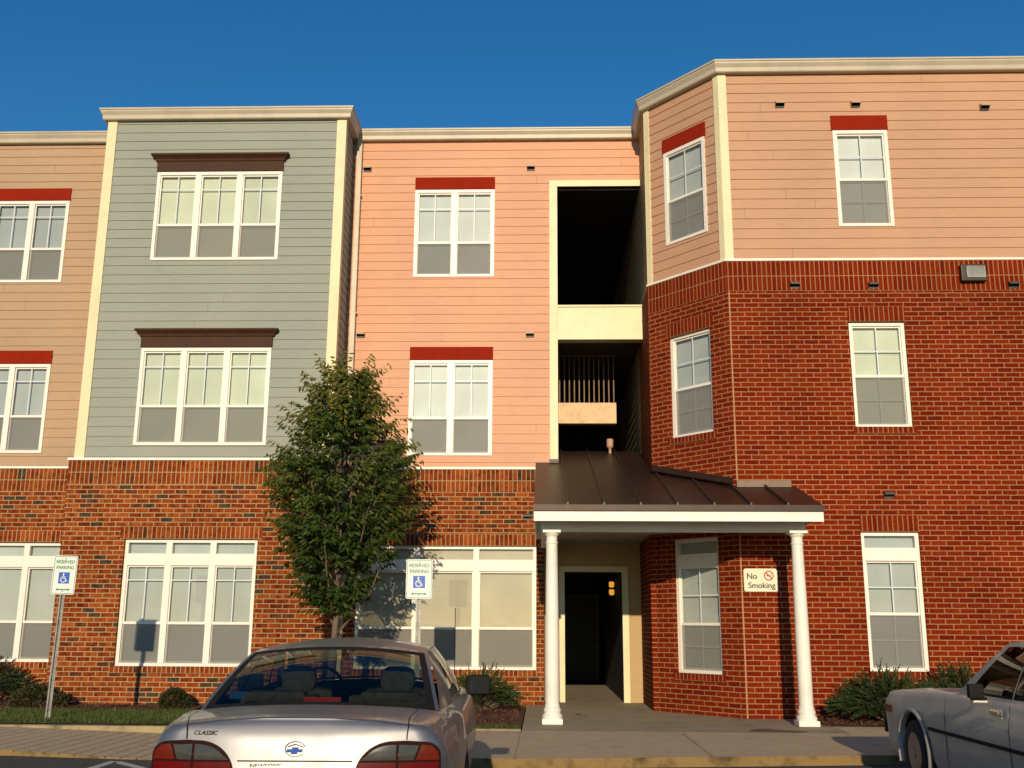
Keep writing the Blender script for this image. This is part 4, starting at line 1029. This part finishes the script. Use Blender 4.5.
# shelf, cabin floor and seats
b = MB(); b.face([(-.68, .62, .935), (.68, .62, .935), (.66, 1.25, .93), (-.66, 1.25, .93)]); b.box(-.74, .74, 1.25, 3.4, .28, .32); b.box(-.70, .70, 3.05, 3.42, .32, .93); b.box(-.66, .66, 1.20, 1.25, .3, .93)
for s in (-1, 1): b.box(s*.745-.03, s*.745+.03, .9, 3.4, .3, .91)
b.build('cabin_interior', cabin, sed)
b = MB()
for x in (-.38, .38):
    seat(b, x, 1.32, .45, .56, .99, False)
    n0 = len(b.v); b.box(x-.20, x+.20, 1.17, 1.30, .95, 1.015)
b.build('rear_seat', seatM, sed, weld=True, bevel=.03)
for x in (-.36, .36):
    b = MB(); seat(b, x, 2.02, .42, .50, .99); b.build('front_seat', seatM, sed, weld=True, bevel=.045)
b = MB(); P = []
for k in range(24): a = 2*math.pi*k/24; P.append((-.36+.18*math.cos(a), 2.85+.07*math.sin(a), .93+.17*math.sin(a)))
b.tube(P+P[:1], .014, 6); b.build('steering_wheel', rubber, sed)
b = MB(); b.box(-.11, .11, 2.72, 2.76, 1.235, 1.295); b.build('rear_view_mirror', rubber, sed, weld=True, bevel=.01)
b = MB(); b.box(-.118, .118, .75, .79, .968, 1.006); b3 = b.build('brake_light', mat('third_brake_red', (.42, .008, .012), .4, spec=.2), sed, weld=True, bevel=.006)
b = MB(); b.box(-.60, -.50, .82, .822, .99, 1.03); b.v = [(x, y+(z-.99)*1.6, z) for x, y, z in b.v]; b.build('window_sticker', mat('sticker_blue', (.03, .12, .35), .5), sed)
# wheels and inner arches
for y in PS['axles']:
    for s in (-1, 1): make_wheel(sed, s*.765, y, .30, .19, s)
b = MB()
b.box(-.66, .66, .2, 4.5, .17, .24)
for y in PS['axles']: b.box(-.64, .64, y-.36, y+.36, .24, .62)
b.build('underbody', rubber, sed)
def on_cap(x, z, off=.004): return (x, -capr(x/.785, z)-off, z)
# tail lights: housing with amber, clear and red lenses
def lens(poly, m, name, parent, off):
    """outline in (x,z), laid on the rear face: fan of small cells so that it follows the curve"""
    b = MB(); cx = sum(p[0] for p in poly)/len(poly); cz = sum(p[1] for p in poly)/len(poly); Rr = []
    for t in (0.02, .35, .7, 1.0): Rr.append([on_cap(cx+(p[0]-cx)*t, cz+(p[1]-cz)*t, off) for p in poly])
    b.grid(Rr, 0, True, closed=True); b.grid([Rr[-1], [(p[0], p[1]+off+.01, p[2]) for p in Rr[-1]]], 0, False, closed=True)
    return b.build(name, m, parent)
def dens(poly, n=6):
    o = []
    for i in range(len(poly)):
        p, q_ = poly[i], poly[(i+1) % len(poly)]
        for k in range(n): o.append((p[0]+(q_[0]-p[0])*k/n, p[1]+(q_[1]-p[1])*k/n))
    return o
def curve(c, r0, r1, a0, a1, n=8): return [(c[0]+r0*math.cos(R_(a0+(a1-a0)*k/n)), c[1]+r1*math.sin(R_(a0+(a1-a0)*k/n))) for k in range(n+1)]
def inset(poly, d):
    cx = sum(p[0] for p in poly)/len(poly); cz = sum(p[1] for p in poly)/len(poly)
    w_ = max(abs(p[0]-cx) for p in poly); h_ = max(abs(p[1]-cz) for p in poly)
    return [(cx+(p[0]-cx)*(1-d/w_), cz+(p[1]-cz)*(1-d/h_)) for p in poly]
for s in (-1, 1):
    out = dens([(.305, .605), (.70, .600), (.79, .62)]+curve((.70, .755), .085, .07, 0, 80, 6)+[(.60, .832)]+curve((.53, .65), .205, .18, 88, 168, 10), 3)
    F = lambda Q: [(s*x, z) for x, z in Q][::s]
    hs_ = lens(F(out), housingM, 'tail_light', sed, .010)
    lens(F(dens([(.335, .625), (.545, .625), (.545, .722), (.345, .722)], 5)), lensR, 'red_lens', hs_, .016)
    lens(F(dens([(.560, .625), (.765, .628), (.778, .722), (.560, .722)], 5)), lensR, 'red_lens', hs_, .016)
    lens(F(dens([(.352, .733), (.545, .733), (.545, .812)]+curve((.53, .70), .165, .112, 92, 150, 7), 3)), lensC, 'clear_lens', hs_, .016)
    lens(F(dens([(.560, .733), (.640, .733), (.668, .808), (.560, .813)], 5)), lensC, 'clear_lens', hs_, .016)
    lens(F(dens([(.652, .733), (.778, .733), (.770, .775), (.735, .808), (.682, .812)], 5)), lensA, 'amber_lens', hs_, .016)
# trunk gaps, badge, lettering
def gap(pts, wd=.006):
    b = MB()
    for p, q_ in zip(pts, pts[1:]):
        p, q_ = Vector(p), Vector(q_); n = (q_-p).normalized().cross(Vector((0, -1, .4))).normalized()*wd/2
        b.face([p-n, q_-n, q_+n, p+n])
    b.build('trunk_gap', rubber, sed, weld=True)
for s in (-1, 1):
    gap([on_cap(s*.60, .838, .004), on_cap(s*.60, .86, .004), on_cap(s*.605, .90, .006), (s*.607, .02, .949), (s*.62, .2, .958), (s*.625, .42, .966)])
gap([on_cap(x, .728, .004) for x in [-.31+i*.062 for i in range(11)]], .007)
badgeB = mat('badge_blue', (.03, .10, .40), .3, metal=.4)
b = MB(); bz = .79; by = -capr(0, bz)-.004
ring2d(b, 0, bz, .052, .057, by-.003, 20, 320, 40); b.v = [(x, y, bz+(z-bz)*.72) for x, y, z in b.v]
rg = b.build('badge_ring', chrome, sed)
b = MB(); a_ = .042; h_ = .017; sk = .007
b.prism([(-a_, h_*.42), (-a_*.38, h_*.42), (-a_*.33, h_), (a_*.45, h_), (a_*.40, h_*.42), (a_, h_*.42), (a_*.88, -h_*.42), (a_*.30, -h_*.42), (a_*.25, -h_), (-a_*.50, -h_), (-a_*.45, -h_*.42), (-a_*1.1, -h_*.42)], -.004, 0)
b.build('badge', badgeB, rg, (-.002, by-.004, bz-.008))
b = MB(); b.tube([(-.04, by-.004, bz+.012), (0, by-.004, bz+.026), (.045, by-.004, bz+.010)], .002, 5); b.build('badge_arc', rubber, rg)
o = obj('lettering', text_mesh('CLASSIC', .031, rubber, 'lettering', .0006, shear=.3, sx=1.15), sed, on_cap(-.50, .868, .004)); o.rotation_euler = (R_(-12), 0, R_(-7))
obj('lettering', text_mesh('NEWSOME', .030, rubber, 'lettering', .0006, sx=1.15, bold=.0006), sed, on_cap(-.155, .702, .003))
# door mirrors, aerial, handles
for s in (-1, 1):
    b = MB(); b.box(-.02, .185, -.07, .055, -.015, .145) if s > 0 else b.box(-.185, .02, -.07, .055, -.015, .145)
    mo = b.build('door_mirror', rubber, sed, (s*.85, 2.86, .905), weld=True, bevel=.045)
    b = MB(); x0, x1 = (.02, .17) if s > 0 else (-.17, -.02); b.face([(x0, -.072, .005), (x1, -.072, .005), (x1, -.072, .125), (x0, -.072, .125)]); b.build('mirror_glass', mirG, mo)
    for y in (1.35, 2.35):
        b = MB(); b.box(s*.862-.012, s*.862+.012, y, y+.2, .80, .835); b.build('door_handle', silver, sed, weld=True, bevel=.008)
    b = MB(); b.box(s*.874-.008, s*.874+.008, 1.45, 3.3, .50, .56); b.build('side_moulding', silver, sed, weld=True, bevel=.006)
b = MB(); b.tube([(.70, 3.75, .88), (.70, 3.72, 1.30), (.70, 3.70, 1.60)], .0035, 6); b.lathe([(.012, 0), (.012, .03)], (.70, 3.75, .86), n=8); b.build('aerial', rubber, sed)
# ---- old boxy sedan on the right (nose towards the building)
L2 = 4.65; GX, GY = 4.34, 11.28-L2
box = empty('old_car', 'old grey boxy car with black side strip, cropped by the right edge', 'car', (GX, GY, 0))
def side_b(W, zb, zl):
    return [(W*.95, zl), (W*.985, .30), (W*.995, .46), (W*1.0, .60), (W*1.0, .70), (W*.985, .735), (W*.965, zb-.05), (W*.94, zb-.012)]
def capb(u, z): return 0.02*(1-abs(u)**4)
def capn(u, z): return itp([(.2, .0), (.36, .035), (.50, .035), (.55, .0), (.75, .0)], z)*(1-abs(u)**6)
PB = dict(L=L2, W=[(0, .79), (.06, .82), (.3, .84), (4.3, .84), (4.52, .83), (4.60, .81), (L2, .785)],
    belt=[(0, .87), (.5, .89), (2.6, .90), (3.2, .875), (4.3, .83), (4.58, .815), (L2, .80)],
    deck=[(0, .89), (.5, .915), (2.6, .95), (3.2, .915), (4.3, .86), (4.58, .84), (L2, .815)],
    sill=.22, axles=(1.0, L2-.90), arch=.395, wr=.30, archk=.96, side=side_b, sh=.90, cab=(1.0, 2.76), cap=(capb, capn), crown=5)
car_shell(box, PB, greyP)
PB['gh'] = dict(rear_base=(.72, .92, .05, .895, .02), rear_top=(.60, 1.18, .03, 1.335, .03), wind_top=(.61, 2.0, -.03, 1.335, .03), wind_base=(.77, 2.74, -.10, .90, .045), crown=.02,
    rear_glass=(.07, .93, .1, .9), side_glass=[(.10, .41, .08, .90), (.0, .0, .0, .0), (.44, .88, .08, .90)], belt_bow=.03, skirt=.79)
greenhouse(box, PB, greyP, darkGlass)
b = MB(); b.box(-.74, .74, .95, 2.6, .28, .32); b.box(-.72, .72, 2.4, 2.64, .32, .91); b.box(-.7, .7, .9, 1.0, .3, .88)
for s in (-1, 1): b.box(s*.76-.03, s*.76+.03, .95, 2.35, .3, .88)
b.build('cabin_interior', cabin, box)
for x in (-.38, .38):
    b = MB(); seat(b, x, 1.25, .40, .52, .98); b.build('front_seat', cabin, box, weld=True, bevel=.03)
for y in PB['axles']:
    for s in (-1, 1): make_wheel(box, s*.755, y, .30, .18, s)
b = MB(); b.box(-.66, .66, .2, 4.4, .18, .26)
for y in PB['axles']: b.box(-.65, .65, y-.38, y+.38, .26, .66)
b.build('underbody', rubber, box)
ya = L2-.90
for s in (-1, 1):
    b = MB(); P = []
    for k in range(25):
        a = R_(-18+k*216/24); P.append([(s*(.845+dx), ya+math.cos(a)*r, .30+math.sin(a)*r*.96) for dx, r in ((-.03, .385), (.012, .388), (.016, .408), (.0, .43))])
    b.grid(P, 0, True, flip=s < 0); b.build('arch_lip', greyP, box)
    b = MB(); b.box(s*.845-.006, s*.845+.012 if s > 0 else s*.845+.006, .35, ya-.44, .545, .572) if s > 0 else b.box(-.857, -.835, .35, ya-.44, .545, .572); b.build('side_strip', rubber, box)
    b = MB(); b.box(*(sorted((s*.80, s*.845))), 4.30, 4.52, .62, .69); b.build('side_marker', lensA, box)
    b = MB(); b.box(*(sorted((s*.842, s*.868))), 1.74, 1.90, .80, .828); b.box(*(sorted((s*.835, s*.848))), 1.72, 1.92, .79, .838); b.box(*(sorted((s*.842, s*.856))), 1.70, 1.715, .765, .785); b.build('door_handle', chrome, box, weld=True, bevel=.004)
    b = MB(); x0, x1 = sorted((s*.85, s*.965)); b.box(x0, x1, -.035, .03, .03, .14); b.box(*sorted((s*.82, s*.95)), -.015, .015, .015, .04)
    mo = b.build('door_mirror', rubber, box, (0, 2.03, .875), weld=True, bevel=.012)
    b = MB(); b.box(*sorted((s*.83, s*.94)), -.03, .03, .0, .014); b.build('mirror_foot', chrome, mo)
    # panel gaps
    b = MB()
    for yy in (2.92, 1.64):
        b.box(*sorted((s*.8405, s*.8425)), yy-.004, yy+.004, .28, .70)
        b.face([(s*.8425, yy-.004, .70), (s*.8425, yy+.004, .70), (s*.813, yy+.004, .875), (s*.813, yy-.004, .875)])
    b.build('panel_gap', rubber, box)
    b = MB(); b.box(*sorted((s*.50, s*.74)), L2-.03, L2+.012, .57, .70); b.build('headlight', lensC, box)
    b = MB(); b.box(*sorted((s*.76, s*.80)), L2-.05, L2+.004, .58, .69); b.build('turn_signal', lensA, box)
    b = MB(); b.box(*sorted((s*.50, s*.78)), -.025, .02, .58, .76); b.build('tail_light', lensR, box)
for y0_, y1_ in ((L2+.01, L2+.09), (-.09, -.01)):
    b = MB(); b.box(-.80, .80, y0_, y1_, .40, .53); b.build('bumper', rubber, box, weld=True, bevel=.015)
b = MB()
for k in range(13): b.box(-.46, .46, L2-.0, L2+.014, .575+k*.0105, .580+k*.0105)
b.build('grille', darkM, box)
b = MB(); b.box(-.44, .44, 2.72, 2.96, .915, .935); b.v = [(x, y, z+(2.96-y)*.07) for x, y, z in b.v]; b.build('cowl_vent', rubber, box)
